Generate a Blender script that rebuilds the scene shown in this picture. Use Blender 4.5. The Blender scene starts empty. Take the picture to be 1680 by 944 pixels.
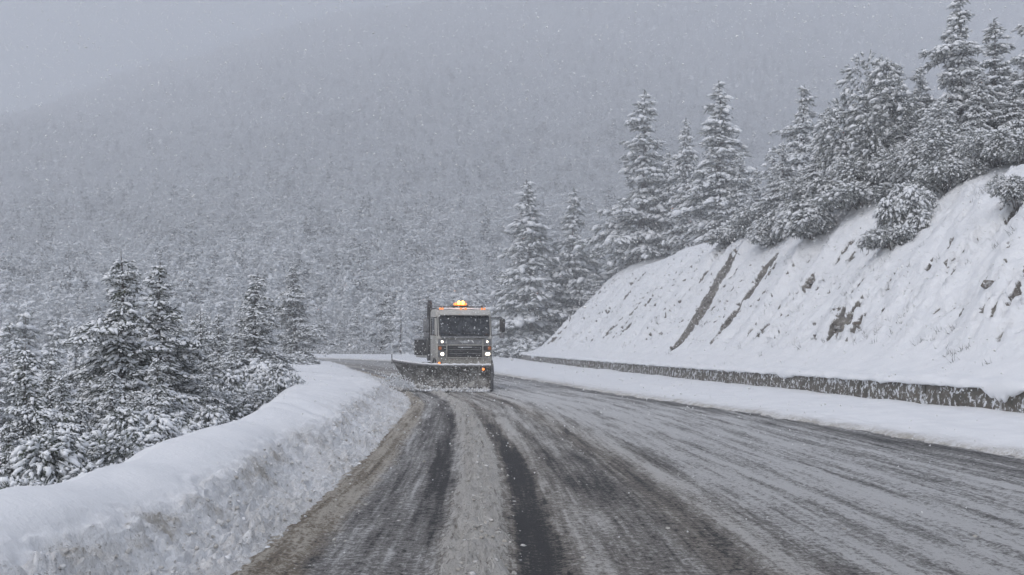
import bpy, math, random
import numpy as np
from mathutils import Vector, Matrix
from mathutils.bvhtree import BVHTree

scene = bpy.context.scene
COL = scene.collection
FOC, CX, HY, CAMH = 1867.0, 840.0, 572.0, 1.75      # pixel focal length / horizon of the 1680 px photograph

# ------------------------------------------------------------------ camera
cam = bpy.data.cameras.new('camera')
cam.sensor_width = 36.0
cam.lens = 36.0 * FOC / 1680.0
cam.shift_y = (HY - 472.0) / 1680.0
cam.clip_start, cam.clip_end = 0.1, 4000.0
camo = bpy.data.objects.new('camera', cam)
camo.location = (0, 0, CAMH)
camo.rotation_euler = (math.radians(90), 0, 0)
COL.objects.link(camo)
scene.camera = camo

# ------------------------------------------------------------------ sky and sun (overcast, snowing)
SUN_EL, SUN_ROT = math.radians(50), math.radians(-150)
world = bpy.data.worlds.new('World')
scene.world = world
world.use_nodes = True
wn, wl = world.node_tree.nodes, world.node_tree.links
wn.clear()
sky = wn.new('ShaderNodeTexSky')
sky.sky_type = 'NISHITA'
sky.sun_disc = False
sky.sun_elevation, sky.sun_rotation = SUN_EL, SUN_ROT
sky.air_density, sky.dust_density, sky.ozone_density = 1.0, 2.0, 1.0
hs = wn.new('ShaderNodeHueSaturation')
hs.inputs['Saturation'].default_value = 0.60
bg = wn.new('ShaderNodeBackground')
bg.inputs['Strength'].default_value = 0.15
wo = wn.new('ShaderNodeOutputWorld')
wl.new(sky.outputs['Color'], hs.inputs['Color'])
wl.new(hs.outputs['Color'], bg.inputs['Color'])
wl.new(bg.outputs['Background'], wo.inputs['Surface'])

sun = bpy.data.lights.new('sun', 'SUN')
sun.energy = 0.5
sun.angle = math.radians(60)
sun.color = (1.0, 0.99, 0.97)
suno = bpy.data.objects.new('sun', sun)
sd = Vector((math.sin(SUN_ROT) * math.cos(SUN_EL), math.cos(SUN_ROT) * math.cos(SUN_EL), math.sin(SUN_EL)))
suno.rotation_euler = sd.to_track_quat('Z', 'Y').to_euler()
suno.location = (0, 0, 500)
COL.objects.link(suno)

scene.view_settings.view_transform = 'Standard'
scene.view_settings.look = 'None'
scene.view_settings.exposure = 0.18
scene.view_settings.gamma = 1.0
scene.view_settings.use_curve_mapping = False
scene.render.engine = 'CYCLES'
cy = scene.cycles
cy.use_denoising = True
cy.use_adaptive_sampling = True
cy.adaptive_threshold = 0.018
cy.max_bounces = 8
cy.diffuse_bounces = 3
cy.glossy_bounces = 2
cy.transmission_bounces = 3
cy.volume_bounces = 6
cy.transparent_max_bounces = 8
cy.caustics_reflective = cy.caustics_refractive = False

# ------------------------------------------------------------------ helpers: noise, meshes, materials
rng = np.random.default_rng(7)
_P = np.random.default_rng(3).permutation(512)
_PP = np.concatenate([_P, _P, _P])
_GA = np.random.default_rng(5).uniform(0, 2 * np.pi, 512)
_GX, _GY = np.cos(_GA), np.sin(_GA)

def pnoise(x, y):
    x = np.asarray(x, float); y = np.asarray(y, float)
    xi = np.floor(x).astype(int); yi = np.floor(y).astype(int)
    fx, fy = x - xi, y - yi
    u = fx * fx * fx * (fx * (fx * 6 - 15) + 10); v = fy * fy * fy * (fy * (fy * 6 - 15) + 10)
    def g(ix, iy, dx, dy):
        h = _PP[_PP[ix & 511] + (iy & 511)]
        return _GX[h] * dx + _GY[h] * dy
    a = g(xi, yi, fx, fy); b = g(xi + 1, yi, fx - 1, fy)
    c = g(xi, yi + 1, fx, fy - 1); d = g(xi + 1, yi + 1, fx - 1, fy - 1)
    return (a + u * (b - a) + v * ((c + u * (d - c)) - (a + u * (b - a)))) * 1.45

def fbm(x, y, o=4, lac=2.03, gain=0.5):
    s = 0; a = 1.0
    for k in range(o):
        s = s + a * pnoise(x + 17.3 * k, y - 9.1 * k); x = x * lac; y = y * lac; a *= gain
    return s

def sstep(a, b, x):
    t = np.clip((x - a) / (b - a), 0, 1)
    return t * t * (3 - 2 * t)

def mesh_from(name, verts, faces, mats, smooth=True, midx=None):
    me = bpy.data.meshes.new(name)
    verts = np.asarray(verts, np.float32); faces = np.asarray(faces, np.int32)
    k = faces.shape[1]
    me.vertices.add(len(verts)); me.vertices.foreach_set('co', verts.ravel())
    me.loops.add(faces.size); me.loops.foreach_set('vertex_index', faces.ravel())
    me.polygons.add(len(faces))
    me.polygons.foreach_set('loop_start', np.arange(0, faces.size, k, dtype=np.int32))
    if midx is not None:
        me.polygons.foreach_set('material_index', np.asarray(midx, np.int32))
    me.update(calc_edges=True)
    me.polygons.foreach_set('use_smooth', np.full(len(faces), smooth))
    for m in (mats if isinstance(mats, (list, tuple)) else [mats]):
        me.materials.append(m)
    me.validate()
    return me

def grid_faces(n, m, flip=False):
    i = np.arange(n - 1)[:, None]; j = np.arange(m - 1)[None, :]
    a = i * m + j
    f = np.stack([a, a + 1, a + m + 1, a + m], -1).reshape(-1, 4)
    return f[:, ::-1] if flip else f

def add_attr(me, name, arr):
    at = me.attributes.new(name, 'FLOAT', 'POINT')
    at.data.foreach_set('value', np.asarray(arr, np.float32).ravel())

def add_uv(me, u, v):
    uv = me.uv_layers.new(name='UVMap')
    li = np.empty(len(me.loops), np.int32); me.loops.foreach_get('vertex_index', li)
    a = np.stack([np.asarray(u).ravel()[li], np.asarray(v).ravel()[li]], -1)
    uv.data.foreach_set('uv', a.astype(np.float32).ravel())

def link(name, me, parent=None, loc=None):
    o = bpy.data.objects.new(name, me)
    COL.objects.link(o)
    if parent is not None: o.parent = parent
    if loc is not None: o.location = loc
    return o

def tag(o, label=None, cat=None, group=None, kind=None):
    if label: o['label'] = label
    if cat: o['category'] = cat
    if group: o['group'] = group
    if kind: o['kind'] = kind
    return o

class NB:
    """tiny node-tree builder"""
    def __init__(s, name):
        s.m = bpy.data.materials.new(name); s.m.use_nodes = True
        s.n, s.l = s.m.node_tree.nodes, s.m.node_tree.links
        s.b = s.n['Principled BSDF']
    def put(s, t, **kw):
        n = s.n.new(t)
        for k, v in kw.items(): setattr(n, k, v)
        return n
    def sock(s, inp, v):
        if isinstance(v, bpy.types.NodeSocket): s.l.new(v, inp)
        else: inp.default_value = v
    def noise(s, vec, scale, detail=4, rough=0.55, dist=0.0):
        n = s.put('ShaderNodeTexNoise')
        n.inputs['Scale'].default_value = scale; n.inputs['Detail'].default_value = detail
        n.inputs['Roughness'].default_value = rough; n.inputs['Distortion'].default_value = dist
        if vec is not None: s.l.new(vec, n.inputs['Vector'])
        return n.outputs['Fac']
    def mapr(s, v, a, b, c=0.0, d=1.0, smooth=True):
        n = s.put('ShaderNodeMapRange')
        if smooth: n.interpolation_type = 'SMOOTHSTEP'
        s.sock(n.inputs['Value'], v)
        for k, x in zip(('From Min', 'From Max', 'To Min', 'To Max'), (a, b, c, d)): n.inputs[k].default_value = x
        return n.outputs['Result']
    def math(s, op, a, b=0.0, clamp=False):
        n = s.put('ShaderNodeMath', operation=op, use_clamp=clamp)
        s.sock(n.inputs[0], a); s.sock(n.inputs[1], b)
        return n.outputs[0]
    def mix(s, f, a, b):
        n = s.put('ShaderNodeMix', data_type='RGBA')
        s.sock(n.inputs['Factor'], f)
        s.sock(n.inputs[6], a); s.sock(n.inputs[7], b)
        return n.outputs[2]
    def attr(s, name):
        return s.put('ShaderNodeAttribute', attribute_name=name).outputs['Fac']
    def vec(s, which='Object'):
        return s.put('ShaderNodeTexCoord').outputs[which]
    def pos(s):
        return s.put('ShaderNodeNewGeometry').outputs['Position']
    def scale(s, v, sc):
        n = s.put('ShaderNodeMapping'); n.inputs['Scale'].default_value = sc
        s.l.new(v, n.inputs['Vector']); return n.outputs[0]
    def bump(s, h, strength, dist):
        n = s.put('ShaderNodeBump')
        n.inputs['Strength'].default_value = strength; n.inputs['Distance'].default_value = dist
        s.l.new(h, n.inputs['Height']); s.l.new(n.outputs[0], s.b.inputs['Normal'])
    def out(s, col=None, rough=None, metal=None, spec=None):
        for k, v in (('Base Color', col), ('Roughness', rough), ('Metallic', metal), ('Specular IOR Level', spec)):
            if v is not None: s.sock(s.b.inputs[k], v)
        return s.m

def C(r, g=None, b=None):
    return (r, r, r, 1) if g is None else (r, g, b, 1)

SNOWC = C(0.80, 0.815, 0.84)

def m_snow():
    k = NB('fresh_snow'); p = k.pos()
    n1 = k.noise(p, 1.3, 5); n2 = k.noise(p, 26, 3)
    col = k.mix(k.mapr(n1, 0.3, 0.7), C(0.73, 0.745, 0.77), C(0.79, 0.80, 0.82))
    k.bump(k.math('ADD', n1, k.math('MULTIPLY', n2, 0.12)), 0.35, 0.12)
    return k.out(col, 0.75, spec=0.25)
def m_plain(name, col, rough=0.6, metal=0.0, spec=0.5, dirt=None, scale=3.0, amt=0.6):
    k = NB(name)
    if dirt:
        p = k.vec('Object')
        f = k.mapr(k.noise(p, scale, 6, 0.65), 0.42, 0.72, 0.0, amt)
        c = k.mix(f, col, dirt)
        return k.out(c, rough, metal, spec)
    return k.out(col, rough, metal, spec)
def m_emit(name, col, strength):
    k = NB(name)
    k.b.inputs['Emission Color'].default_value = col
    k.b.inputs['Emission Strength'].default_value = strength
    return k.out(col, 0.3)

MAT = {}
MAT['snow'] = m_snow()
def m_leafsnow():
    k = NB('snow_on_branches'); p = k.pos()
    n1 = k.noise(p, 9, 3)
    k.bump(n1, 0.5, 0.06)
    return k.out(SNOWC, 0.8, spec=0.2)
MAT['bsnow'] = m_leafsnow()
def m_needle(r0=.44, r1=.61):
    k = NB('conifer_needles'); p = k.pos()
    n = k.noise(p, 2.2, 4)
    c = k.mix(k.mapr(n, 0.3, 0.7), C(0.026, 0.036, 0.028), C(0.075, 0.085, 0.055))
    n2 = k.noise(p, 30, 2)                      # rime on the needle tips
    c = k.mix(k.mapr(n2, r0, r1, 0, 0.88), c, C(0.68, 0.70, 0.72))
    return k.out(c, 0.8, spec=0.2)
MAT['needle'] = m_needle()
MAT['needle_dark'] = m_needle(.52, .70)
def m_farneedle():
    k = NB('rimed_needles'); p = k.pos()
    rnd = k.put('ShaderNodeObjectInfo').outputs['Random']          # some trees shed their snow, some are plastered
    f = k.math('ADD', k.noise(p, 1.6, 3, .6), k.mapr(rnd, 0, 1, -.14, .40, False))
    c = k.mix(k.mapr(f, .40, .56), C(.035, .042, .038), C(.74, .76, .78))
    return k.out(c, .85, spec=.2)
MAT['farneedle'] = m_farneedle()
def m_twig():
    k = NB('brown_twigs'); p = k.pos()
    n2 = k.noise(p, 24, 2)
    c = k.mix(k.mapr(k.noise(p, 3, 3), 0.3, 0.7), C(0.09, 0.07, 0.05), C(0.17, 0.135, 0.095))
    c = k.mix(k.mapr(n2, 0.54, 0.70, 0, 0.75), c, C(0.6, 0.62, 0.64))
    return k.out(c, 0.85, spec=0.2)
MAT['twig'] = m_twig()
MAT['bark'] = m_plain('snowy_bark', C(0.055, 0.045, 0.04), 0.9, spec=0.2, dirt=C(0.55, 0.56, 0.58), scale=7, amt=0.8)

ICO = None
def ico():
    t_ = (1 + 5 ** .5) / 2
    v = np.array([(-1,t_,0),(1,t_,0),(-1,-t_,0),(1,-t_,0),(0,-1,t_),(0,1,t_),(0,-1,-t_),(0,1,-t_),(t_,0,-1),(t_,0,1),(-t_,0,-1),(-t_,0,1)], float)
    v /= np.linalg.norm(v[0])
    f = np.array([(0,11,5),(0,5,1),(0,1,7),(0,7,10),(0,10,11),(1,5,9),(5,11,4),(11,10,2),(10,7,6),(7,1,8),(3,9,4),(3,4,2),(3,2,6),(3,6,8),(3,8,9),(4,9,5),(2,4,11),(6,2,10),(8,6,7),(9,8,1)])
    return v, f
ICV, ICF = ico()

# ------------------------------------------------------------------ the plan of the place: matched stations along the road
ST = {
 'L': [(-2.0,-12),(-2.05,0),(-2.07,8.8),(-2.15,14),(-2.26,18.4),(-2.67,27.7),(-3.05,35.1),(-3.86,41.9),(-6.0,56.3),(-10,76),(-16,95),(-24,110),(-36,121),(-55,128),(-80,131)],
 'R': [(9.3,-12),(9.2,0),(8.8,8.8),(8.35,15.5),(7.75,21),(6.6,29.5),(5.17,37.1),(3.57,46),(1.0,62),(-2.5,80),(-7,98),(-14,115),(-28,128),(-50,136),(-79,139)],
 'W': [(14.5,-12),(13.9,0),(13.3,9.5),(12.7,17.5),(11.9,26),(11.1,34),(10.3,42),(9.2,52),(7.5,68),(4.6,90),(1.5,117),(-3,130),(-14,142),(-45,149),(-78,151)],
 'O': [(-3.2,-12),(-3.3,0),(-3.4,7.5),(-3.75,13),(-4.3,20),(-5.3,28),(-6.75,35),(-9,45),(-12.2,58),(-12.9,72),(-17.5,87),(-25.5,100),(-39,110),(-56,117),(-80,120)],
}
ST = {k: np.array(v, float) for k, v in ST.items()}
def cr(P, u):
    P = np.asarray(P, float); n = len(P)
    u = np.clip(u, 0, n - 1 - 1e-9); i = np.floor(u).astype(int); f = (u - i)[:, None]
    p1 = P[i]; p2 = P[i + 1]
    p0 = np.where((i > 0)[:, None], P[np.maximum(i - 1, 0)], 2 * p1 - p2)
    p3 = np.where((i + 2 < n)[:, None], P[np.minimum(i + 2, n - 1)], 2 * p2 - p1)
    return 0.5 * (2 * p1 + (p2 - p0) * f + (2 * p0 - 5 * p1 + 4 * p2 - p3) * f ** 2 + (3 * p1 - p0 - 3 * p2 + p3) * f ** 3)
_zr = np.array([0, 0, 0, 0, 0, 0, 0, 0.0, 0.04, 0.15, 0.32, 0.52, 0.72, 0.85, 0.9])[:, None]
def zroad(u): return cr(_zr, u)[:, 0]
def stations(n, key, rmin=7.0, umax=14):
    uu = np.linspace(0, umax, 6000)
    p = cr(ST[key], uu)
    ds = np.hypot(*np.diff(p, axis=0).T)
    r = np.maximum(np.hypot(p[:, 0], p[:, 1]), rmin)
    w = np.concatenate([[0], np.cumsum(ds / (0.5 * (r[1:] + r[:-1])))])
    s = np.concatenate([[0], np.cumsum(ds)])
    u = np.interp(np.linspace(0, w[-1], n), w, uu)
    return u, np.interp(u, uu, s)

BV = []
def keep_bvh(verts, faces):
    v = [Vector(x) for x in verts]
    BV.append(BVHTree.FromPolygons(v, [tuple(int(i) for i in f) for f in faces]))
def ground_z(x, y):
    best = None
    for b in BV:
        h = b.ray_cast(Vector((x, y, 400)), Vector((0, 0, -1)))
        if h[0] is not None and (best is None or h[0].z > best): best = h[0].z
    return -20.0 if best is None else best

# ------------------------------------------------------------------ road
def m_road():
    k = NB('slushy_asphalt')
    uv = k.vec('UV'); cov = k.attr('cover'); brn = k.attr('brown')
    st = k.scale(uv, (3.4, 0.09, 1))
    st2 = k.scale(uv, (15.0, 0.5, 1))
    nA = k.noise(st, 1.0, 5, 0.6); nB = k.noise(st2, 1.0, 4, 0.6)
    nC = k.noise(uv, 11.0, 6, 0.75); nD = k.noise(k.scale(uv, (1, .8, 1)), 34.0, 4, 0.8); nE = k.noise(uv, 1.1, 4, 0.55)
    v = k.math('ADD', cov, k.math('MULTIPLY', k.math('SUBTRACT', nA, 0.5), 1.75))
    v = k.math('ADD', v, k.math('MULTIPLY', k.math('SUBTRACT', nB, 0.5), 1.0))
    v = k.math('ADD', v, k.math('MULTIPLY', k.math('SUBTRACT', nC, 0.5), 2.0))
    v = k.math('ADD', v, k.math('MULTIPLY', k.math('SUBTRACT', nD, 0.5), 1.5))
    v = k.math('ADD', v, k.math('MULTIPLY', k.math('SUBTRACT', nE, 0.5), 0.30))
    wet = k.mix(nD, C(0.022, 0.022, 0.024), C(0.05, 0.049, 0.05))
    slush = k.mix(brn, C(0.28, 0.278, 0.278), C(0.29, 0.245, 0.19))
    snow = k.mix(brn, C(0.74, 0.745, 0.755), C(0.62, 0.575, 0.50))
    c = k.mix(k.mapr(v, 0.08, 0.46), wet, slush)
    c = k.mix(k.mapr(v, 0.46, 0.95), c, snow)
    k.bump(k.math('ADD', k.math('MULTIPLY', v, 0.6), k.math('MULTIPLY', nD, 0.5)), 1.0, 0.05)
    return k.out(c, k.mapr(v, 0.1, 0.6, 0.55, 0.9), spec=0.22)
MAT['road'] = m_road()

n, m = 700, 250
u, s = stations(n, 'L')
L, R = cr(ST['L'], u), cr(ST['R'], u)
lat = np.linspace(-0.03, 1.04, m)
t = np.repeat(lat[None, :], n, 0)
S = np.repeat(s[:, None], m, 1)
wid = np.hypot(*(R - L).T)[:, None]
wob = 0.008 * pnoise(S / 9.0, t * 3) + 0.006 * pnoise(S / 2.3, t * 9) + .006 * fbm(S * 2.2, t * 60, 3)
tt = t + wob
knots = [(-.05,.62),(0,.50),(.018,.58),(.034,.46),(.045,.30),(.07,.36),(.096,.26),(.108,-.06),(.126,-.06),(.138,.40),(.15,.78),(.178,.86),(.190,.60),(.200,-.06),(.212,-.20),(.232,-.14),(.243,.36),(.262,.46),(.278,.26),(.298,.36),(.318,.22),(.337,.34),(.350,.18),(.378,.16),(.392,.42),(.41,.50),(.43,.34),(.452,.46),(.475,.56),(.492,.38),(.52,.54),(.548,.36),(.58,.58),(.61,.62),(.64,.38),(.68,.56),(.71,.40),(.75,.58),(.79,.36),(.83,.50),(.87,.30),(.91,.34),(.95,.16),(.985,.14),(1.0,.40),(1.05,.8)]
kx, kv = np.array(knots).T
cover = np.interp(tt, kx, kv)
Yr = S - 12
bump2 = np.interp(tt, [.186, .200, .232, .246], [0, 1, 1, 0]) * sstep(15, 27, Yr) * .42          # right-hand wheel track fills with slush further on
bump1 = np.interp(tt, [.098, .108, .126, .138], [0, 1, 1, 0]) * (1 - sstep(10, 19, Yr)) * .26     # left-hand one is fresh near the plough
cover = cover + bump1 + bump2
kb = np.array([(-.05,.7),(.0,1.35),(.035,1.3),(.05,.25),(.13,.3),(.15,.75),(.19,.75),(.24,.7),(.27,.55),(.33,.45),(.36,.8),(.40,.55),(.45,.25),(.6,.12),(.9,.1),(1,.15)])
cover = cover + .30 * np.exp(-((tt - .166) / .024) ** 4) * fbm(t * 80, S * 5, 3) + .16 * fbm(t * 34, S / 2.5, 3)
brown = .70 * np.interp(tt, *kb.T)
cover = cover + .20 + .12 * sstep(.38, .5, t) * (1 - sstep(.85, .97, t))
far = sstep(40, 75, S - 12)
cover = cover * (1 - far) + (0.42 + 0.35 * (cover - 0.4)) * far
# compacted light patch in the middle distance
cover = cover + 0.16 * np.exp(-((S - 12 - 33) / 13) ** 2) * np.exp(-((t - .42) / .22) ** 2)
ridge = np.exp(-((tt - .166) / .022) ** 4) * (1 - sstep(52, 60, S)) 
lx = t * wid
lump = np.clip(fbm(lx * 9, S * 7, 4), -1, 1)
zz = zroad(u)[:, None] + 0.085 * ridge * (0.8 + 1.2 * lump) + 0.020 * np.clip(cover, 0, 1) * (1 + lump) - 0.018 * np.exp(-((tt - .217) / .018) ** 2) - 0.015 * np.exp(-((tt - .117) / .014) ** 2)
zz += 0.02 * np.exp(-((tt - .015) / .02) ** 2) * (1 + lump)
zz = zz + 0.010 * fbm(lx * 1.2, S * 0.5, 3)
XY = L[:, None, :] + (R - L)[:, None, :] * t[..., None]
V = np.concatenate([XY, zz[..., None]], -1).reshape(-1, 3)
F = grid_faces(n, m)
me = mesh_from('road', V, F, MAT['road'])
add_attr(me, 'cover', cover); add_attr(me, 'brown', brown)
add_uv(me, lx, S)
tag(link('road', me), 'slushy mountain road with dark wheel tracks curving left', kind='structure')
keep_bvh(V.reshape(n, m, 3)[::4, ::6].reshape(-1, 3), grid_faces(len(range(0, n, 4)), len(range(0, m, 6))))

# loose slush lumps: on the ridge between the wheel tracks and strewn over the lane
k = 4200
ti = np.where(rng.random(k) < .80, rng.normal(.168, .016, k), np.where(rng.random(k) < .5, rng.uniform(.0, .10, k), rng.uniform(.24, .6, k)))
ri = (rng.random(k) ** .8 * n * .72).astype(int) + int(n * .1)
rj = np.clip(np.searchsorted(lat, ti), 0, m - 1)
pts = V.reshape(n, m, 3)[ri, rj] + rng.normal(0, .012, (k, 3)) * np.array((1, 1, .2))
slush_pts, slush_t = pts, ti
# ------------------------------------------------------------------ left snow bank (ploughed berm, flat top, drop into the valley)
def m_bank():
    k = NB('ploughed_snow'); p = k.pos(); dirt = k.attr('dirt')
    nA = k.noise(p, 3.2, 6, 0.65); nB = k.noise(p, 17, 5, 0.7); nC = k.noise(p, 60, 3, 0.7)
    v = k.math('ADD', k.math('MULTIPLY', nA, 0.5), k.math('MULTIPLY', nB, 0.5))
    f = k.math('MULTIPLY', dirt, k.mapr(v, 0.40, 0.60), clamp=True)
    clean = k.mix(k.mapr(k.noise(p, 1.3, 4), 0.3, 0.7), C(0.73, 0.745, 0.77), C(0.79, 0.80, 0.82))
    grime = k.mix(nC, C(0.20, 0.175, 0.14), C(0.42, 0.385, 0.335))
    c = k.mix(f, clean, grime)
    pit_shade = k.math('MULTIPLY', k.mapr(k.noise(p, 30, 4, .7), .575, .64), k.mapr(dirt, .05, .5), clamp=True)  # dark flecks painted in as the shade of pits between the crumbs
    c = k.mix(k.math('MULTIPLY', pit_shade, .85), c, C(.17, .158, .14))
    base = k.mix(k.math('MULTIPLY', dirt, 0.40, clamp=True), c, C(0.60, 0.575, 0.535))
    n2 = k.noise(p, 26, 3)
    rough = k.math('MULTIPLY', k.math('ADD', nB, k.math('MULTIPLY', n2, .5)), k.mapr(dirt, .0, .45, .15, 1.0))
    k.bump(k.math('ADD', k.math('MULTIPLY', nA, .5), rough), 0.6, 0.08)
    return k.out(base, 0.8, spec=0.25)
MAT['bank'] = m_bank()
n = 820
u, s = stations(n, 'L', 6.5)
L, O = cr(ST['L'], u), cr(ST['O'], u)
w = np.hypot(*(O - L).T)
D = (O - L) / w[:, None]
q = np.concatenate([np.linspace(-0.12, 1.0, 110), np.linspace(1.02, 2.0, 26), 2.0 + np.geomspace(0.03, 16, 22)])
m = len(q)
# lateral coordinate: q in [0,1] apron + scarp (to the crest), [1,2] flat top, >2 metres beyond the outer edge
dc = 1.02 + 0.25 * sstep(14, 30, s - 12) + 0.5 * sstep(40, 70, s - 12) + 0.16 * pnoise(s / 2.1, s * 0 + 3.3) + 0.10 * pnoise(s / .7, s * 0 + 8.3)
dc = np.minimum(dc, w * 0.66)
Q = np.repeat(q[None, :], n, 0)
dist = np.where(Q <= 1, Q * dc[:, None], np.where(Q <= 2, dc[:, None] + (Q - 1) * (w - dc)[:, None], w[:, None] + Q - 2))
Sg = np.repeat(s[:, None], m, 1)
Hb = (0.47 + 0.08 * pnoise(s / 3.7, s * 0 + 1.1) + 0.04 * pnoise(s / 1.1, s * 0 + 5.5))[:, None]
prof = np.interp(Q, [-.12, 0, .25, .5, .68, .82, .93, 1.0], [-.06, .0, .14, .30, .48, .72, .91, 1.0])
top = Hb * prof
dome = 0.05 * np.sin(np.clip(Q - 1, 0, 1) * np.pi) + 0.27 * np.clip(Q - 1, 0, 1) ** .85
beyond = np.clip(Q - 2, 0, None)
fall = np.interp(beyond, [0, .25, .7, 1.5, 6, 16], [0, .07, .38, 1.05, 5.0, 12.0])
crumb = sstep(.03, .2, Q) * (1 - sstep(1.0, 1.4, Q)) * (.75 + .55 * np.clip(fbm(Sg / 1.6, Q * 1.3, 3), -.7, 1.3))
lum = fbm(dist * 5.5, Sg * 4.2, 4)
clod = np.clip(fbm(dist * 11 + 4, Sg * 8, 3), -0.2, 1)
vert = fbm(Sg * 5.0, dist * 1.2, 3)                 # slumped vertical faces of the scarp
z = zroad(u)[:, None] + top + dome - fall
z += crumb * (0.065 * lum + 0.070 * clod + .014 * fbm(dist * 22, Sg * 15, 2)) + 0.05 * vert * np.exp(-((Q - .8) / .16) ** 2)
z += 0.05 * fbm(dist * 0.5, Sg * 0.35, 3) * sstep(.9, 1.4, Q) * (1 + sstep(0, 3, beyond) * 4)
dist2 = dist + crumb * 0.06 * fbm(dist * 4 + 9, Sg * 5, 3)
dirt = np.interp(Q, [-.12, 0, .15, .4, .6, .78, .9, 1.0, 1.12, 1.3, 1.5], [1.1, .80, .50, .36, .30, .33, .34, .24, .12, .04, 0])
dirt = dirt * (0.8 + 0.55 * fbm(Sg * .5, dist * .9, 3))
dirt += 0.85 * np.exp(-((Q - .86) / .12) ** 2) * sstep(.10, .6, fbm(Sg * 1.3 + 40, dist * 1.5, 3))
XY = L[:, None, :] + D[:, None, :] * dist2[..., None]
V = np.concatenate([XY, z[..., None]], -1).reshape(-1, 3)
F = grid_faces(n, m, True)
me = mesh_from('snow_bank', V, F, MAT['bank'])
add_attr(me, 'dirt', np.clip(dirt, 0, 1.4))
tag(link('snow_bank', me), 'ploughed snow bank along the left edge of the road', kind='structure')
keep_bvh(V.reshape(n, m, 3)[::4, ::3].reshape(-1, 3), grid_faces(len(range(0, n, 4)), len(range(0, m, 3))))
BANK = V.reshape(n, m, 3)
# loose clods rolled down from the berm
def ball_kit(k, seed):
    r = np.random.default_rng(seed)
    return ICV[None] * r.uniform(.55, 1.3, (k, 12, 1)), ICF
def lump_kit(k, seed, lo=0.7, hi=1.25):
    """k random deformed octahedron-based lumps: unit size"""
    base = np.array([(1,0,0),(-1,0,0),(0,1,0),(0,-1,0),(0,0,1),(0,0,-1)], float)
    tri = np.array([(0,2,4),(2,1,4),(1,3,4),(3,0,4),(2,0,5),(1,2,5),(3,1,5),(0,3,5)])
    r = np.random.default_rng(seed)
    v = base[None] * r.uniform(lo, hi, (k, 6, 1)) + r.normal(0, .12, (k, 6, 3))
    return v, tri
def scatter_lumps(name, pts, size, mats, seed, flat=0.75, smooth=True, midx=None, ball=False):
    k = len(pts)
    v, tri = ball_kit(k, seed) if ball else lump_kit(k, seed); nv = v.shape[1]
    r = np.random.default_rng(seed + 1)
    a = r.uniform(0, 2 * np.pi, k); ca, sa = np.cos(a)[:, None], np.sin(a)[:, None]
    x, y = v[..., 0] * ca - v[..., 1] * sa, v[..., 0] * sa + v[..., 1] * ca
    v = np.stack([x, y, v[..., 2] * flat], -1) * size[:, None, None] + pts[:, None, :]
    f = (tri[None] + nv * np.arange(k)[:, None, None]).reshape(-1, 3)
    return mesh_from(name, v.reshape(-1, 3), f, mats, smooth, midx)
k = 5500
ii = (rng.random(k) ** 0.9 * (n * .9)).astype(int); jj = (rng.beta(1.5, 1.3, k) * 112).astype(int)
pts = BANK[ii, jj] + rng.normal(0, .01, (k, 3))
dd = np.maximum(np.hypot(pts[:, 0], pts[:, 1]), 8)
size = rng.gamma(2.0, .0055, k) * (1 + 0.03 * (dd - 8))
size = np.minimum(size, .045)
me = scatter_lumps('snow_clods', pts, size, MAT['bank'], 11, ball=True, flat=.8)
add_attr(me, 'dirt', np.repeat(rng.uniform(0, 1.0, k), 12))
me2 = scatter_lumps('slush_lumps', slush_pts, np.clip(rng.gamma(1.8, .0055, len(slush_pts)) * (1 + .02 * slush_pts[:, 1].clip(0, 50)), .004, .034), MAT['bank'], 14, .6, ball=True)
add_attr(me2, 'dirt', np.repeat(rng.uniform(.9, 1.4, len(slush_pts)), 12))
tag(link('slush_lumps', me2), 'slush lumps strewn along the ridge between the wheel tracks', 'slush', kind='stuff')
tag(link('snow_clods', me), 'loose dirty snow clods scattered down the bank face', 'snow clods', kind='stuff')

# ------------------------------------------------------------------ right verge
n, m = 620, 70
u, s = stations(n, 'R')
R, W = cr(ST['R'], u), cr(ST['W'], u)
q = np.concatenate([np.linspace(-0.03, 0.12, 30), np.linspace(.13, 1.03, 40)])
Q = np.repeat(q[None, :], n, 0); Sg = np.repeat(s[:, None], m, 1)
wid = np.hypot(*(W - R).T)[:, None]
edge = (0.05 * fbm(Sg * .6, Q * 0 + 2, 3) + 0.03 * fbm(Sg * 3, Q * 0 + 5, 3)) / wid * 5
Qe = Q + edge * (1 - sstep(0, .2, Q))
z = zroad(u)[:, None] + np.interp(Q, [-.03, -.005, .02, .06, .15, .4, .75, 1.03], [-.04, .01, .075, .11, .15, .20, .26, .28])
z += 0.05 * fbm(Q * wid * .5, Sg * .3, 3) * sstep(.02, .2, Q) + 0.018 * fbm(Q * wid * 3, Sg * 2.2, 3) * sstep(-.02, .03, Q) * (1 - .6 * sstep(.1, .4, Q))
XY = R[:, None, :] + (W - R)[:, None, :] * Qe[..., None]
V = np.concatenate([XY, z[..., None]], -1).reshape(-1, 3)
me = mesh_from('snowy_verge', V, grid_faces(n, m), MAT['bank'])
add_attr(me, 'dirt', np.interp(Q, [-.03, 0, .02, .05, .11, .2], [1.3, 1.0, .55, .22, .06, 0]) * (1 + .5 * fbm(Sg * .8, Q * 9, 2)))
tag(link('snowy_verge', me), 'snow covered verge between road and low wall', kind='structure')
keep_bvh(V.reshape(n, m, 3)[::4, ::4].reshape(-1, 3), grid_faces(len(range(0, n, 4)), len(range(0, m, 4))))

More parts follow.
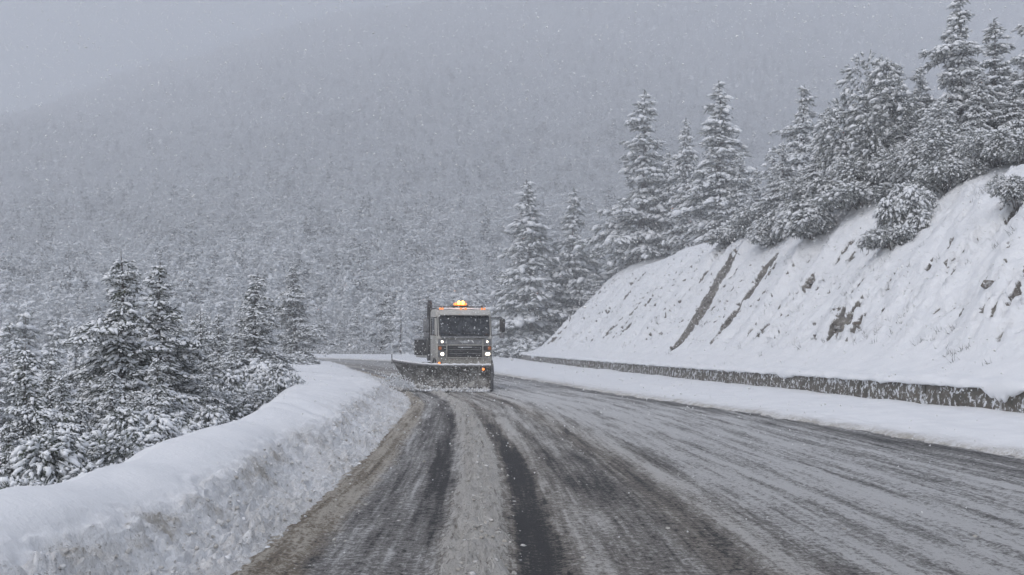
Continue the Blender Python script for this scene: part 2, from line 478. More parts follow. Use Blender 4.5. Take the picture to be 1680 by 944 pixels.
# ------------------------------------------------------------------ right hillside
HB = np.array([(14.5,-12),(13.9,0),(13.3,9.5),(12.7,17.5),(11.9,26),(11.1,34),(10.3,42),(9.2,52),(7.5,68),(4.6,90),(1.5,117),(2.2,126),(7,134),(17,140),(40,146),(70,150)], float)
ST['H'] = HB
def m_slope():
    k = NB('snowy_hillside'); p = k.pos(); bare = k.attr('bare')
    nA = k.noise(p, 2.5, 5, .6); nB = k.noise(p, 11, 4, .65)
    clean = k.mix(k.mapr(k.noise(p, .9, 4), 0.3, 0.7), C(0.73, 0.745, 0.77), C(0.79, 0.80, 0.82))
    earth = k.mix(k.mapr(nA, .35, .65), C(0.075, 0.066, 0.056), C(0.205, 0.19, 0.168))
    earth = k.mix(k.mapr(nB, .56, .68, 0, .8), earth, C(.6, .61, .63))
    f = k.mapr(k.math('ADD', bare, k.math('MULTIPLY', k.math('SUBTRACT', nB, .5), .7)), .42, .62)
    k.bump(k.math('ADD', nA, k.math('MULTIPLY', nB, .35)), .45, .14)
    return k.out(k.mix(f, clean, earth), .85, spec=.2)
MAT['slope'] = m_slope()
n = 900
u, s = stations(n, 'H', 14.0, umax=15)
P = cr(HB, u)
T = np.gradient(P, axis=0); T /= np.hypot(*T.T)[:, None]
Nn = np.stack([T[:, 1], -T[:, 0]], -1)
for _ in range(60):
    Nn[1:-1] = (Nn[:-2] + Nn[1:-1] * 2 + Nn[2:]) / 4
Nn /= np.hypot(*Nn.T)[:, None]
d = np.concatenate([np.linspace(-.02, 12.5, 140), np.linspace(12.8, 45, 30)])
m = len(d)
Dg = np.repeat(d[None, :], n, 0); Sg = np.repeat(s[:, None], m, 1)
uz = np.interp(u, [0, 10, 15], [0, .32, .5])
crest = 0.92 + 0.10 * pnoise(s / 14, s * 0 + 4.4) + 0.05 * pnoise(s / 5., s * 0 + 1.4)
crest = crest * np.interp(s, [0, 50, 75, 110, 200], [.97, .98, .98, 1.0, 1.0])
prof = np.interp(Dg, [-.02, .25, .7, 1.6, 3.0, 5.5, 8.5, 10, 11.5, 13, 16, 25, 45], [.78, .96, 1.06, 1.42, 2.65, 5.25, 8.55, 9.95, 10.85, 11.35, 11.8, 12.6, 14.0])
z = (zroad(np.clip(u, 0, 10.9)))[:, None] + np.where(prof > 1.4, 1.4 + (prof - 1.4) * crest[:, None], prof)
act = sstep(1.5, 3.2, Dg) * (1 - sstep(9.5, 12.5, Dg))
sh = Sg - 0.85 * Dg
gul = fbm(sh / 3.2, Dg / 11 + 3, 3)
z += act * 0.42 * gul + 0.10 * fbm(sh / .9, Dg / 2.6, 3) * act + .03 * fbm(Sg * .8, Dg * .8, 3) * sstep(.6, 2, Dg)
z += sstep(11, 20, Dg) * .6 * fbm(Sg / 7, Dg / 7, 3)
z += act * .16 * (np.abs(fbm(Sg / 1.5 + 7, Dg / 1.3, 3)) - .3) + act * .05 * fbm(Sg * 1.6, Dg * 1.6, 3)
# bare earth showing through: tilted, elongated scars
a1 = fbm(sh / .62 + 30, Dg / 2.1, 3); a2 = fbm(sh / 5.5 + 11, Dg / 6 + 7, 2)
bare = sstep(.30, .62, a1 + .55 * a2 - .08 - .16 * (1 - sstep(30, 55, Sg - 12))) * act
small = sstep(.38, .66, fbm(sh / .28 + 60, Dg / .85, 3) + .35 * fbm(Sg / 7 + 3, Dg / 5, 2)) * act * .9
bare = np.maximum(bare, small)
def scar(y0, d0, d1, wd, sk):
    """bare slide between up-slope distances d0..d1, starting near Y = y0 at its foot"""
    i0 = np.argmin(np.abs(P[:, 1] - y0)); s0 = s[i0]
    cs = s0 + sk * (Dg - d0)
    x = (Sg - cs) / (wd * (0.35 + 0.65 * sstep(d0, d1, Dg)) * (1 + .35 * pnoise(Dg * .9, Sg * .3)))
    return np.exp(-(np.abs(x) ** 3)) * sstep(d0, d0 + .6, Dg) * (1 - sstep(d1 - .7, d1, Dg))
sc1 = scar(67.5, 1.7, 8.9, 1.5, 1.15)
sc2 = scar(60.5, 2.0, 8.2, .9, 1.0) * (0.75 + .5 * fbm(Sg * .9, Dg * 1.2, 2))
sc3 = scar(54, 1.8, 4.6, .5, .8)
bare = np.maximum(bare, np.clip(sc1 + sc2 + sc3, 0, 1) * 1.1)
z -= bare * (.30 + .14 * fbm(Sg * 2.5, Dg * 2.5, 3))
z += 0.17 * act * (sstep(.16, .34, a1 + .55 * a2 - .08) - sstep(.34, .5, a1 + .55 * a2 - .08))
XY = P[:, None, :] + Nn[:, None, :] * Dg[..., None]
V = np.concatenate([XY, z[..., None]], -1).reshape(-1, 3)
me = mesh_from('hillside', V, grid_faces(n, m), MAT['slope'])
add_attr(me, 'bare', bare)
tag(link('hillside', me), 'steep snowy hillside with bare earth scars above the wall', kind='structure')
keep_bvh(V.reshape(n, m, 3)[::3, ::2].reshape(-1, 3), grid_faces(len(range(0, n, 3)), len(range(0, m, 2))))
SLOPE = V.reshape(n, m, 3); bare_field = bare.copy(); bare_field[:, 130:] = 0

# ------------------------------------------------------------------ far terrain: valley and mountain
MX = 1.78 * np.array([-900, -600, -420, -315, -277, -200, -127, -60, 0, 100, 315, 600, 900], float)
MZ = 1.78 * np.array([60, 80, 104, 126, 152, 180, 203, 219, 228, 236, 244, 246, 246], float)
def terrain_z(x, y):
    ridge = np.interp(x, MX, MZ)
    footY = 168 + np.where(x < -10, (x + 10) * -0.05, 0) + np.where(x > 60, (x - 60) * .45, 0)
    ty = np.clip((y - footY) / (1270 - footY), 0, 1.3)
    up = ridge * np.where(ty < 1, 0.34 * ty + 0.66 * ty ** 1.6, 1 - (ty - 1) * .9)
    up = up + 13 * fbm(x / 140, y / 190, 4) * sstep(0, .3, ty)
    # valley on the left, in front of the mountain
    val = -30 * sstep(-8, -60, x + 0.12 * (y - 10) * -1) * (1 - sstep(120, 330, y))
    val = -1.2 - 26 * sstep(14, 60, -x - 0.0 * y) * (1 - sstep(70, 108, y + .15 * x)) 
    near_r = np.where((x > 0) & (y < 150), 9.0 * sstep(35, 60, x), 0)
    roadlift = np.interp(y, [60, 130, 175], [0, .85, 1.25])
    return np.where(ty > 0, up, 0) + val * (1 - sstep(footY - 20, footY + 90, y)) + roadlift + near_r
gx = np.concatenate([np.linspace(-1600, -160, 100), np.linspace(-155, 155, 110), np.linspace(160, 1600, 100)])
gy = np.concatenate([np.linspace(-60, 300, 130), np.linspace(304, 1600, 150)])
X, Y = np.meshgrid(gx, gy, indexing='ij')
Z = terrain_z(X, Y)
V = np.stack([X, Y, Z], -1).reshape(-1, 3)
def m_terrain():
    k = NB('snowy_ground'); p = k.pos()
    c = k.mix(k.mapr(k.noise(p, .25, 5), .4, .65), C(.8, .815, .84), C(.62, .625, .63))
    return k.out(c, .9, spec=.2)
me = mesh_from('terrain', V, grid_faces(len(gx), len(gy), True), m_terrain())
tag(link('terrain', me), 'snowy valley floor and mountainside', kind='structure')
keep_bvh(V, grid_faces(len(gx), len(gy)))

# ------------------------------------------------------------------ low retaining wall
def m_wall():
    k = NB('weathered_concrete'); p = k.pos()
    a = k.noise(p, 1.6, 6, .65); b = k.noise(p, 9, 5, .7); sn = k.noise(p, 5.0, 6, .75, .4)
    c = k.mix(k.mapr(a, .3, .7), C(.075, .072, .06), C(.17, .16, .14))
    c = k.mix(k.mapr(b, .4, .7), c, C(.12, .10, .08))
    rust = k.mapr(k.noise(p, .7, 3), .68, .74, 0, .7)
    c = k.mix(rust, c, C(.14, .07, .045))
    c = k.mix(k.mapr(sn, .53, .57, 0, .95), c, C(.72, .735, .76))
    k.bump(k.math('ADD', b, sn), .5, .04)
    return k.out(c, .9, spec=.2)
MAT['wall'] = m_wall()
wall = bpy.data.objects.new('retaining_wall', None); COL.objects.link(wall)
wall.location = (9.2, 52, 0)
tag(wall, 'long low concrete retaining wall at the foot of the snowy hillside', 'wall')
def rel(a): return np.asarray(a, float) - np.array((9.2, 52, 0))
uu = np.linspace(1.2, 10.45, 5000); pp = cr(HB, uu)
ss = np.concatenate([[0], np.cumsum(np.hypot(*np.diff(pp, axis=0).T))])
seg = 4.2; i = 0; s0 = 0.0
rw = random.Random(4)
while s0 < ss[-1] - 1:
    ln = seg + rw.uniform(-.5, .5)
    ks = 26
    sv = np.linspace(s0 + .02, min(s0 + ln - .02, ss[-1]), ks)
    us = np.interp(sv, ss, uu); p = cr(HB, us)
    tg = np.gradient(p, axis=0); tg /= np.hypot(*tg.T)[:, None]; nn_ = np.stack([tg[:, 1], -tg[:, 0]], -1)
    off = rw.uniform(-.015, .015); zr = zroad(np.clip(us, 0, 10.9))
    prof = [(-.32, -.2), (-.30, .45), (-.275, .80), (-.245, .84), (.06, .84), (.06, -.2)]
    rings = []
    for (dd_, hh) in prof:
        jit = np.array([rw.uniform(-.012, .012) for _ in range(ks)])
        xy = p + nn_ * (np.zeros(ks) + dd_ + off + (jit if dd_ < -.2 else 0))[:, None]
        rings.append(np.concatenate([xy, (zr + hh + (jit if hh > .5 else 0))[:, None]], -1))
    G = rel(np.stack(rings, 1))
    V = G.reshape(-1, 3); F = [tuple(f) for f in grid_faces(ks, len(prof))]
    me = bpy.data.meshes.new('wall_section')
    me.from_pydata([tuple(x) for x in V], [], F + [tuple(reversed(range(len(prof)))), tuple(range((ks - 1) * len(prof), ks * len(prof)))])
    me.materials.append(MAT['wall']); me.update()
    link('wall_section', me, wall)
    s0 += ln; i += 1
# snow cap with a ragged, dripping lower edge
ks = 2600
sv = np.linspace(0, ss[-1], ks); us = np.interp(sv, ss, uu); p = cr(HB, us)
tg = np.gradient(p, axis=0); tg /= np.hypot(*tg.T)[:, None]; nn_ = np.stack([tg[:, 1], -tg[:, 0]], -1)
zr = zroad(np.clip(us, 0, 10.9))
drip = np.clip(fbm(sv * 1.1, sv * 0 + 3, 5), -.3, 1.5) * .06 + .02
run = np.clip(fbm(sv * .22 + 9, sv * 0 + 7, 2) * 1.8 - .75, 0, 1) * np.clip(.7 + fbm(sv * 1.6, sv * 0 + 12, 3), 0.1, 1) * .55
drip = np.clip(drip + run, .01, .52)
thick = .14 + .09 * fbm(sv * .5, sv * 0 + 1, 3)
rows = [(.9, .72 + 0 * drip), (.3, .90 + thick * .35), (-.05, .86 + thick), (-.26, .84 + thick * .9), (-.37, .80 + thick * .45), (-.395, .80 - drip * .35), (-.37, .80 - drip * .8), (-.335, .80 - drip), (-.26, .80 - drip * .9), (-.2, .81 + 0 * drip)]
G = []
for kk, (dd_, hh) in enumerate(rows):
    wobd = .03 * fbm(sv * 1.2, sv * 0 + kk * .3, 3) if kk > 1 else 0
    G.append(np.concatenate([p + nn_ * (np.zeros(ks) + dd_ + wobd)[:, None], (zr + hh)[:, None]], -1))
V = rel(np.stack(G, 1)).reshape(-1, 3)
link('snow_cap', mesh_from('snow_cap', V, grid_faces(ks, len(rows), True), MAT['snow']), wall)

# ------------------------------------------------------------------ trees and shrubs
class Tufts:
    """collects foliage tufts: position, direction, size, snow amount"""
    def __init__(s): s.p, s.d, s.z, s.s = [], [], [], []
    def add(s, p, d, size, snow): s.p.append(p); s.d.append(d); s.z.append(size); s.s.append(snow)
    def arrays(s): return np.array(s.p), np.array(s.d), np.array(s.z), np.array(s.s)

def tuft_meshes(tf, seed, blades=7, thin=0.16, lod=0):
    """needle blades (tris) and snow lumps"""
    r = np.random.default_rng(seed)
    p, d, sz, sn = tf.arrays(); k = len(p)
    sz = sz * np.clip(np.exp(r.normal(0, .32, k)), .45, 1.75)
    d = d / np.linalg.norm(d, axis=1)[:, None]
    # blades
    B = blades
    dirs = d[:, None, :] + r.normal(0, .55, (k, B, 3)) + np.array((0, 0, -.12))
    dirs /= np.linalg.norm(dirs, axis=2)[..., None]
    ln = sz[:, None] * r.uniform(.7, 1.6, (k, B))
    side = np.cross(dirs, r.normal(0, 1, (k, B, 3))); side /= np.linalg.norm(side, axis=2)[..., None] + 1e-9
    base = p[:, None, :] + r.normal(0, .16, (k, B, 3)) * sz[:, None, None] - dirs * (.25 * sz)[:, None, None]
    wdt = (sz[:, None] * thin * r.uniform(.7, 1.3, (k, B)))[..., None]
    v0 = base - side * wdt * .5; v1 = base + side * wdt * .5
    mid = base + dirs * ln[..., None] * .6
    v2 = mid + side * wdt * .6; v3 = base + dirs * ln[..., None]; v3[..., 2] -= .12 * ln
    BV_ = np.stack([v0, v1, v2, v3], 2).reshape(-1, 3)
    o = 4 * np.arange(k * B)[:, None]
    BF = np.concatenate([o + np.array([[0, 1, 2]]), o + np.array([[0, 2, 3]])], 0)
    # snow
    ks = np.where(r.random(k) < sn)[0]
    q = len(ks); dd = d[ks].copy(); dd[:, 2] *= .7
    dd /= np.linalg.norm(dd, axis=1)[:, None]
    sd_ = np.cross(dd, (0, 0, 1.)); sd_ /= np.linalg.norm(sd_, axis=1)[:, None] + 1e-9
    up = np.cross(sd_, dd)
    shp = ICV if lod == 0 else lump_kit(1, seed)[0][0]
    fac = ICF if lod == 0 else lump_kit(1, seed)[1]
    nv = len(shp)
    lv = shp[None] * r.uniform(.5, 1.45, (q, nv, 1))
    a = sz[ks] * r.uniform(.45, 1.0, q); b = sz[ks] * r.uniform(.24, .50, q); c = sz[ks] * r.uniform(.20, .38, q)
    lv = lv[..., 0:1] * (dd * a[:, None])[:, None] + lv[..., 1:2] * (sd_ * b[:, None])[:, None] + lv[..., 2:3] * (up * c[:, None])[:, None]
    # pads droop at the tip
    along = (lv * dd[:, None]).sum(-1) / a[:, None]
    lv[..., 2] -= (np.clip(along, 0, 1) ** 2) * (sz[ks] * .32)[:, None]
    lv += (p[ks] + np.array((0, 0, 1.0)) * (c * .6)[:, None] + dd * (sz[ks] * .30)[:, None])[:, None]
    SF = (fac[None] + nv * np.arange(q)[:, None, None]).reshape(-1, 3)
    return BV_, BF, lv.reshape(-1, 3), SF

def tube(path, rad, sides=6):
    path = np.asarray(path, float); k = len(path)
    tg = np.gradient(path, axis=0); tg /= np.linalg.norm(tg, axis=1)[:, None]
    ref = np.where(np.abs(tg[:, 2:3]) > .8, np.array([[1., 0, 0]]), np.array([[0, 0, 1.]]))
    a = np.cross(tg, ref); a /= np.linalg.norm(a, axis=1)[:, None]; b = np.cross(tg, a)
    th = np.linspace(0, 2 * np.pi, sides, endpoint=False)
    ring = a[:, None] * np.cos(th)[None, :, None] + b[:, None] * np.sin(th)[None, :, None]
    V = path[:, None] + ring * np.asarray(rad)[:, None, None]
    i = np.arange(k - 1)[:, None] * sides; j = np.arange(sides)[None]; j2 = (j + 1) % sides
    F = np.stack([i + j, i + j2, i + sides + j2, i + sides + j], -1).reshape(-1, 4)
    return V.reshape(-1, 3), F
def join(parts):
    V, F, o = [], [], 0
    for v, f in parts:
        V.append(v); F.append(f + o); o += len(v)
    return np.concatenate(V), np.concatenate(F)

def conifer(seed, H=8.0, RH=.28, density=1.0, shape=.85, clear=.06, irregular=.3, tsize=.30, lod=0, snow=.72, domed=False):
    r = random.Random(seed); tf = Tufts(); limbs = []
    lean = (r.uniform(-.03, .03), r.uniform(-.03, .03))
    def axis(z): return np.array((lean[0] * z + .05 * math.sin(z * 1.1 + seed), lean[1] * z + .05 * math.cos(z * .9 + seed), z))
    R = RH * H
    z = clear * H
    zs = np.linspace(-.6, H, 14)
    limbs.append(tube([axis(q) for q in zs], np.interp(zs, [-.6, 0, H], [.030 * H, .021 * H, .012]), 7))
    step = .33 / density if lod == 0 else .5
    ph = 0
    sect = [1 + irregular * r.uniform(-1, .7) for _ in range(9)]
    while z < H * .985:
        uf = z / H
        if domed: bl0 = R * math.sqrt(max(0.03, 1 - ((uf - .45) / .58) ** 2))
        else: bl0 = R * (1 - uf) ** shape * min(1, .55 + 2.4 * (uf))
        bl0 = max(bl0, .16)
        nb = 6 if uf < .75 else 5
        if uf > .93: nb = 3
        if lod: nb = max(3, nb - 1)
        for b in range(nb):
            az = ph + b * 2 * math.pi / nb + r.uniform(-.35, .35)
            sc_ = sect[int((az / (2 * math.pi) * 3 + uf * 4) % 9)]
            bl = bl0 * sc_ * r.uniform(.5, 1.25)
            if r.random() < irregular * .22: bl *= .4
            tilt = (.55 if domed else .34) * uf - .10 + r.uniform(-.12, .14)
            sag = (.16 + .12 * r.random()) / max(bl, .5)
            ax = axis(z + r.uniform(-.1, .1))
            ca, sa = math.cos(az), math.sin(az)
            def pt(q): 
                rr = q * bl
                return ax + np.array((ca * rr, sa * rr, rr * tilt - sag * rr * rr + .10 * math.sin(q * 5 + b)))
            if lod == 0 and bl > .5:
                limbs.append(tube([pt(q) for q in (0, .35, .7, 1)], [.012 * bl + .012, .010 * bl + .008, .008, .004], 4))
            ns = max(2, int(bl / (tsize * .78) * density)) if lod == 0 else max(1, int(bl / (tsize * 1.1)))
            for q_ in range(ns):
                q = (q_ + .6 + r.uniform(-.25, .25)) / ns
                if q < .12 and bl > 1: continue
                P_ = pt(min(q, 1.0)); slope = tilt - 2 * sag * q * bl
                d0 = np.array((ca, sa, slope))
                tf.add(P_, d0, tsize * r.uniform(.7, 1.2), snow)
                tw = min(.46 * bl * (1.08 - q) + .12, 1.1)
                kk = max(0, int(tw / (tsize * .85) * (1 if lod == 0 else .5)))
                for sgn in (-1, 1):
                    for e in range(1, kk + 1):
                        f_ = e / (kk + .3)
                        sd_ = np.array((-sa, ca, 0)) * sgn
                        pp_ = P_ + (sd_ * .8 + d0 * .55) * (tw * f_ * r.uniform(.8, 1.15)) + np.array((0, 0, -.22 * (tw * f_) ** 2 + r.uniform(-.06, .05)))
                        tf.add(pp_, sd_ * .75 + d0 * .6 + np.array((0, 0, r.uniform(-.35, .1))), tsize * r.uniform(.6, 1.1), snow)
        ph += 2.4 + r.uniform(-.3, .3)
        z += step * r.uniform(.75, 1.25) * (.7 + .5 * (1 - uf))
    tf.add(axis(H * .99), np.array((0, 0, 1.)), tsize * .8, .4)
    return tf, limbs, H

def shrub(seed, H=1.6, RX=1.3, tsize=.24, n=620, snow=.72, droop=.3, lod=0, NL=11, lo=.22):
    r = random.Random(seed); tf = Tufts(); limbs = []
    lobes = []
    for _ in range(NL):
        a = r.uniform(0, 2 * math.pi); q = r.random() ** .6
        lobes.append((math.cos(a) * q * .72 * RX, math.sin(a) * q * .72 * RX, (lo + (.78 - lo) * r.random() * (1.1 - .6 * q)) * H, r.uniform(.26, .52)))
    for l in lobes:
        limbs.append(tube([(0, 0, -.5), (l[0] * .4, l[1] * .4, l[2] * .4), (l[0], l[1], l[2])], [.05, .035, .012], 5))
    for k_ in range(n):
        l = lobes[k_ % NL]
        a = r.uniform(0, 2 * math.pi); cz = r.uniform(-.75, 1); sr = math.sqrt(max(0, 1 - cz * cz))
        rad = l[3] * r.uniform(.45, 1.05) ** .6
        d0 = np.array((sr * math.cos(a), sr * math.sin(a), cz))
        P_ = np.array((l[0] + d0[0] * rad * RX * .85, l[1] + d0[1] * rad * RX * .85, l[2] + d0[2] * rad * H * .62))
        if P_[2] < -.15: P_[2] = r.uniform(-.1, .2)
        dd_ = d0 + np.array((0, 0, -droop)) + np.array([r.uniform(-.3, .3) for _ in range(3)])
        tf.add(P_, dd_, tsize * r.uniform(.65, 1.25), snow if cz > -.3 else snow * .35)
    return tf, limbs, H

def twiggy(seed, H=1.5, RX=1.1, n=300):
    """bare brown shrub: thin upright stems with snow caught in them"""
    r = random.Random(seed); tf = Tufts(); limbs = []
    for k_ in range(46):
        a = r.uniform(0, 2 * math.pi); rr = RX * math.sqrt(r.random())
        top = np.array((math.cos(a) * rr, math.sin(a) * rr, H * r.uniform(.55, 1.05) * (1 - .35 * (rr / RX) ** 2)))
        b0 = np.array((top[0] * .25, top[1] * .25, -.3)); mid = (b0 + top) * .5 + np.array([r.uniform(-.12, .12) for _ in range(3)])
        limbs.append(tube([b0, mid, top], [.016, .011, .005], 4))
        for e in range(n // 46):
            q = r.uniform(.3, 1.0)
            P_ = b0 * (1 - q) + top * q + np.array([r.uniform(-.16, .16) for _ in range(3)])
            tf.add(P_, np.array((r.uniform(-1, 1), r.uniform(-1, 1), r.uniform(-.1, .9))), .20 * r.uniform(.7, 1.2), .5)
    return tf, limbs, H

PROTO = {}
def make_proto(key, gen, mat='needle', thin=.16, blades=7, lod=0):
    tf, limbs, H = gen
    bv, bf, sv_, sf = tuft_meshes(tf, hash(key) % 1000 if False else sum(map(ord, key)), blades, thin, lod)
    tv, tfc = join(limbs)
    d = {'H': H, 'trunk': mesh_from(key + '_trunk', tv, tfc, MAT['bark'])}
    if lod == 0:
        d['crown'] = mesh_from(key + '_crown', bv, bf, MAT[mat], False)
        d['snow'] = mesh_from(key + '_snow', sv_, sf, MAT['bsnow'], True)
    else:
        v, f = join([(bv, bf), (sv_, sf)])
        mi = np.concatenate([np.zeros(len(bf)), np.ones(len(sf))])
        d['crown'] = mesh_from(key + '_crown', v, f, [MAT[mat], MAT['bsnow']], True, mi)
    PROTO[key] = d
make_proto('fir', conifer(1, RH=.22, density=.9, irregular=.45, tsize=.205, snow=.97), blades=6, thin=.2)
make_proto('fir_open', conifer(2, RH=.26, density=.75, irregular=.7, clear=.06, tsize=.21, snow=.96), blades=6, thin=.2)
make_proto('pine', conifer(3, RH=.31, density=.80, shape=.75, irregular=.6, tsize=.215, snow=.97, clear=.03), blades=6, thin=.2)
make_proto('pine_wide', conifer(4, RH=.38, density=.72, shape=.65, irregular=.6, tsize=.23, snow=.97, clear=.03), blades=6, thin=.2)
make_proto('round_tree', shrub(5, H=6.0, RX=2.6, n=4200, tsize=.19, snow=.84, droop=.55, NL=21, lo=.15), blades=6, thin=.2)
make_proto('near_pine', conifer(13, RH=.34, density=.86, shape=.72, irregular=.65, tsize=.130, snow=.82, clear=.02), 'needle_dark', blades=6, thin=.17)
make_proto('near_fir', conifer(14, RH=.27, density=.9, shape=.8, irregular=.6, tsize=.130, snow=.82, clear=.03), 'needle_dark', blades=6, thin=.17)
make_proto('shrub', shrub(6, n=3000, tsize=.085, snow=.72), blades=6, thin=.2)
make_proto('shrub_droop', shrub(7, H=2.0, RX=1.4, n=3000, droop=.75, tsize=.115, snow=.76), blades=6, thin=.2)
make_proto('shrub_low', shrub(8, H=1.1, RX=1.5, n=1800, droop=.2, tsize=.12, snow=.85), blades=6, thin=.2)
make_proto('twiggy', twiggy(9, n=900), 'twig', .08, 6)
make_proto('far_fir', conifer(21, RH=.23, irregular=.3, tsize=.52, lod=1, snow=.95), 'farneedle', thin=.34, blades=4, lod=1)
make_proto('far_pine', conifer(22, RH=.32, shape=.7, irregular=.5, tsize=.52, lod=1, snow=.95), 'farneedle', thin=.34, blades=4, lod=1)
make_proto('far_round', conifer(23, H=6, RH=.42, irregular=.4, tsize=.52, lod=1, snow=.95, domed=True), 'farneedle', thin=.34, blades=4, lod=1)

def plant(name, key, x, y, height, rz, label, cat, group=None, widen=1.0, sink=0.0, tilt=(0, 0)):
    d = PROTO[key]; sc_ = height / d['H']
    o = bpy.data.objects.new(name, None); COL.objects.link(o)
    o.empty_display_size = .3
    o.location = (x, y, ground_z(x, y) - sink)
    o.scale = (sc_ * widen, sc_ * widen, sc_); o.rotation_euler = (tilt[0], tilt[1], rz)
    tag(o, label, cat, group)
    link('trunk', d['trunk'], o)
    c = link('crown', d['crown'], o)
    c['kind'] = 'stuff'
    if 'snow' in d: link('snow_load', d['snow'], c)['kind'] = 'stuff'
    return o
def pix(px, Yd): return (px - CX) / FOC * Yd
_od = cr(ST['O'], np.linspace(0, 12, 900))
def rim_x(y): return float(np.interp(y, _od[:, 1], _od[:, 0]))
def tree_at(name, key, px, py, Yd, rz, label, group=None, widen=1.0, cat='tree'):
    x = pix(px, Yd)
    if px < 560 and Yd < 100: x = min(x, rim_x(Yd) - (.9 if Yd < 75 else .3))
    zt = CAMH + (HY - py) / FOC * Yd
    h = zt - ground_z(x, Yd)
    return plant(name, key, x, Yd, max(h, .4), rz, label, cat, group, widen)

G_L = 'conifers below the left snow bank'; G_R = 'conifers behind the hillside crest'
for a in [
  # name, proto, px, py(top), depth, rot, label, group, widen
  ('conifer', 'near_pine', 205, 412, 24, 0.4, 'tallest snowy conifer left of the road, pointed top', G_L, 1.15),
  ('conifer', 'near_fir', 266, 432, 27, 1.9, 'snowy conifer just right of the tallest one on the left', G_L, 1.25),
  ('conifer', 'near_pine', 46, 562, 15.5, 2.2, 'snowy conifer at the far left edge of the picture', G_L, 1.0),
  ('conifer', 'near_fir', 78, 575, 22, 4.2, 'slim snowy conifer rising behind the leftmost tree', G_L, 1.0),
  ('conifer', 'near_fir', 416, 449, 46, 3.1, 'snowy conifer with open top, left of a pair by the bend', G_L, 1.4),
  ('conifer', 'near_pine', 484, 432, 80, .9, 'dense snowy conifer, right of a pair by the bend', G_L, 1.25),
  ('conifer', 'near_pine', 326, 505, 33, 5.0, 'shorter wide snowy conifer between the left tall ones and the pair', G_L, .9),
  ('conifer', 'fir', 875, 294, 138, .3, 'leftmost tall snowy conifer at the foot of the hillside end', G_R, 1.3),
  ('conifer', 'fir_open', 950, 308, 140, 2.6, 'snowy conifer second from the left at the hillside end', G_R, 1.0),
  ('conifer', 'fir_open', 1052, 150, 124, 4.4, 'tall snowy conifer with one long low branch, above the hillside crest', G_R, 1.15),
  ('conifer', 'fir', 1131, 194, 116, 1.2, 'snowy conifer squeezed between two taller pointed ones on the crest', G_R, 1.0),
  ('conifer', 'fir', 1181, 130, 106, 5.4, 'tallest pointed snowy conifer in the middle of the crest', G_R, 1.25),
  ('conifer', 'pine', 1316, 142, 78, 2.0, 'snow-heavy conifer rising from shrubs right of the crest trio', G_R, .95),
  ('pine_tree', 'round_tree', 1440, 82, 62, 1.0, 'round topped snowy pine on the upper right crest', 'trees on the upper right crest', 1.0),
  ('conifer', 'pine', 1572, -12, 56, 3.7, 'largest snowy conifer at the top right, reaching the picture edge', 'trees on the upper right crest', 1.0),
  ('conifer', 'fir_open', 1636, 28, 60, .8, 'pointed snowy conifer right of the largest one, top right', 'trees on the upper right crest', 1.25),
  ('conifer', 'pine', 1700, 20, 54, 5.9, 'snowy conifer cut off by the right edge of the picture', 'trees on the upper right crest', 1.1),
]:
    tree_at(a[0], a[1], a[2], a[3], a[4], a[5], a[6], a[7], a[8])
# filler trees
rr = random.Random(12)
for (px, py, Yd, key) in [(152, 560, 27, 'near_fir'), (236, 515, 29, 'near_pine'), (296, 520, 34, 'near_fir'), (362, 515, 41, 'near_fir'), (180, 600, 20.5, 'near_pine'), (128, 655, 16.5, 'near_fir'), (262, 580, 22.5, 'near_pine'), (318, 575, 28, 'near_pine'), (388, 545, 38, 'near_pine'), (16, 690, 11.5, 'near_pine'), (440, 515, 50, 'near_fir'), (70, 690, 13.8, 'near_fir'), (225, 640, 17.5, 'near_fir'), (340, 605, 25, 'near_pine'), (-35, 610, 17, 'near_pine'), (528, 500, 158, 'pine'), (470, 510, 150, 'fir_open'), (585, 505, 160, 'pine'), (640, 488, 162, 'pine'), (105, 610, 21, 'near_pine')]:
    tree_at('conifer', key, px, py, Yd, rr.uniform(0, 6), 'smaller snow-laden conifer filling the thicket below the left bank', 'smaller conifers in the left thicket', rr.uniform(.95, 1.2))
for (px, py, Yd, key) in [(905, 400, 144, 'pine'), (842, 455, 146, 'pine'), (985, 395, 142, 'fir_open'), (1018, 330, 136, 'pine'), (1085, 300, 126, 'pine'), (1098, 250, 122, 'fir'), (1150, 280, 116, 'pine'), (1215, 250, 104, 'pine'), (1245, 275, 98, 'fir_open'), (1270, 240, 94, 'pine'), (930, 440, 146, 'pine'), (975, 450, 134, 'pine'), (1035, 390, 126, 'pine'), (860, 520, 140, 'pine_wide')]:
    tree_at('conifer', key, px, py, Yd, rr.uniform(0, 6), 'smaller snowy conifer among the tall ones behind the hillside', 'smaller conifers behind the hillside', rr.uniform(.95, 1.2))
for (px, py, Yd, key) in [(1285, 235, 72, 'pine'), (1352, 185, 68, 'pine'), (1390, 215, 64, 'round_tree'), (1485, 165, 60, 'pine'), (1512, 110, 62, 'pine'), (1605, 110, 54, 'pine'), (1660, 120, 54, 'pine'), (1545, 165, 54, 'round_tree')]:
    tree_at('conifer', key, px, py, Yd, rr.uniform(0, 6), 'rounded bushy snow-laden tree in the thicket on the upper right crest' if key == 'round_tree' else 'pointed snow-laden tree in the thicket on the upper right crest', 'thicket trees on the upper right crest', rr.uniform(.9, 1.15))

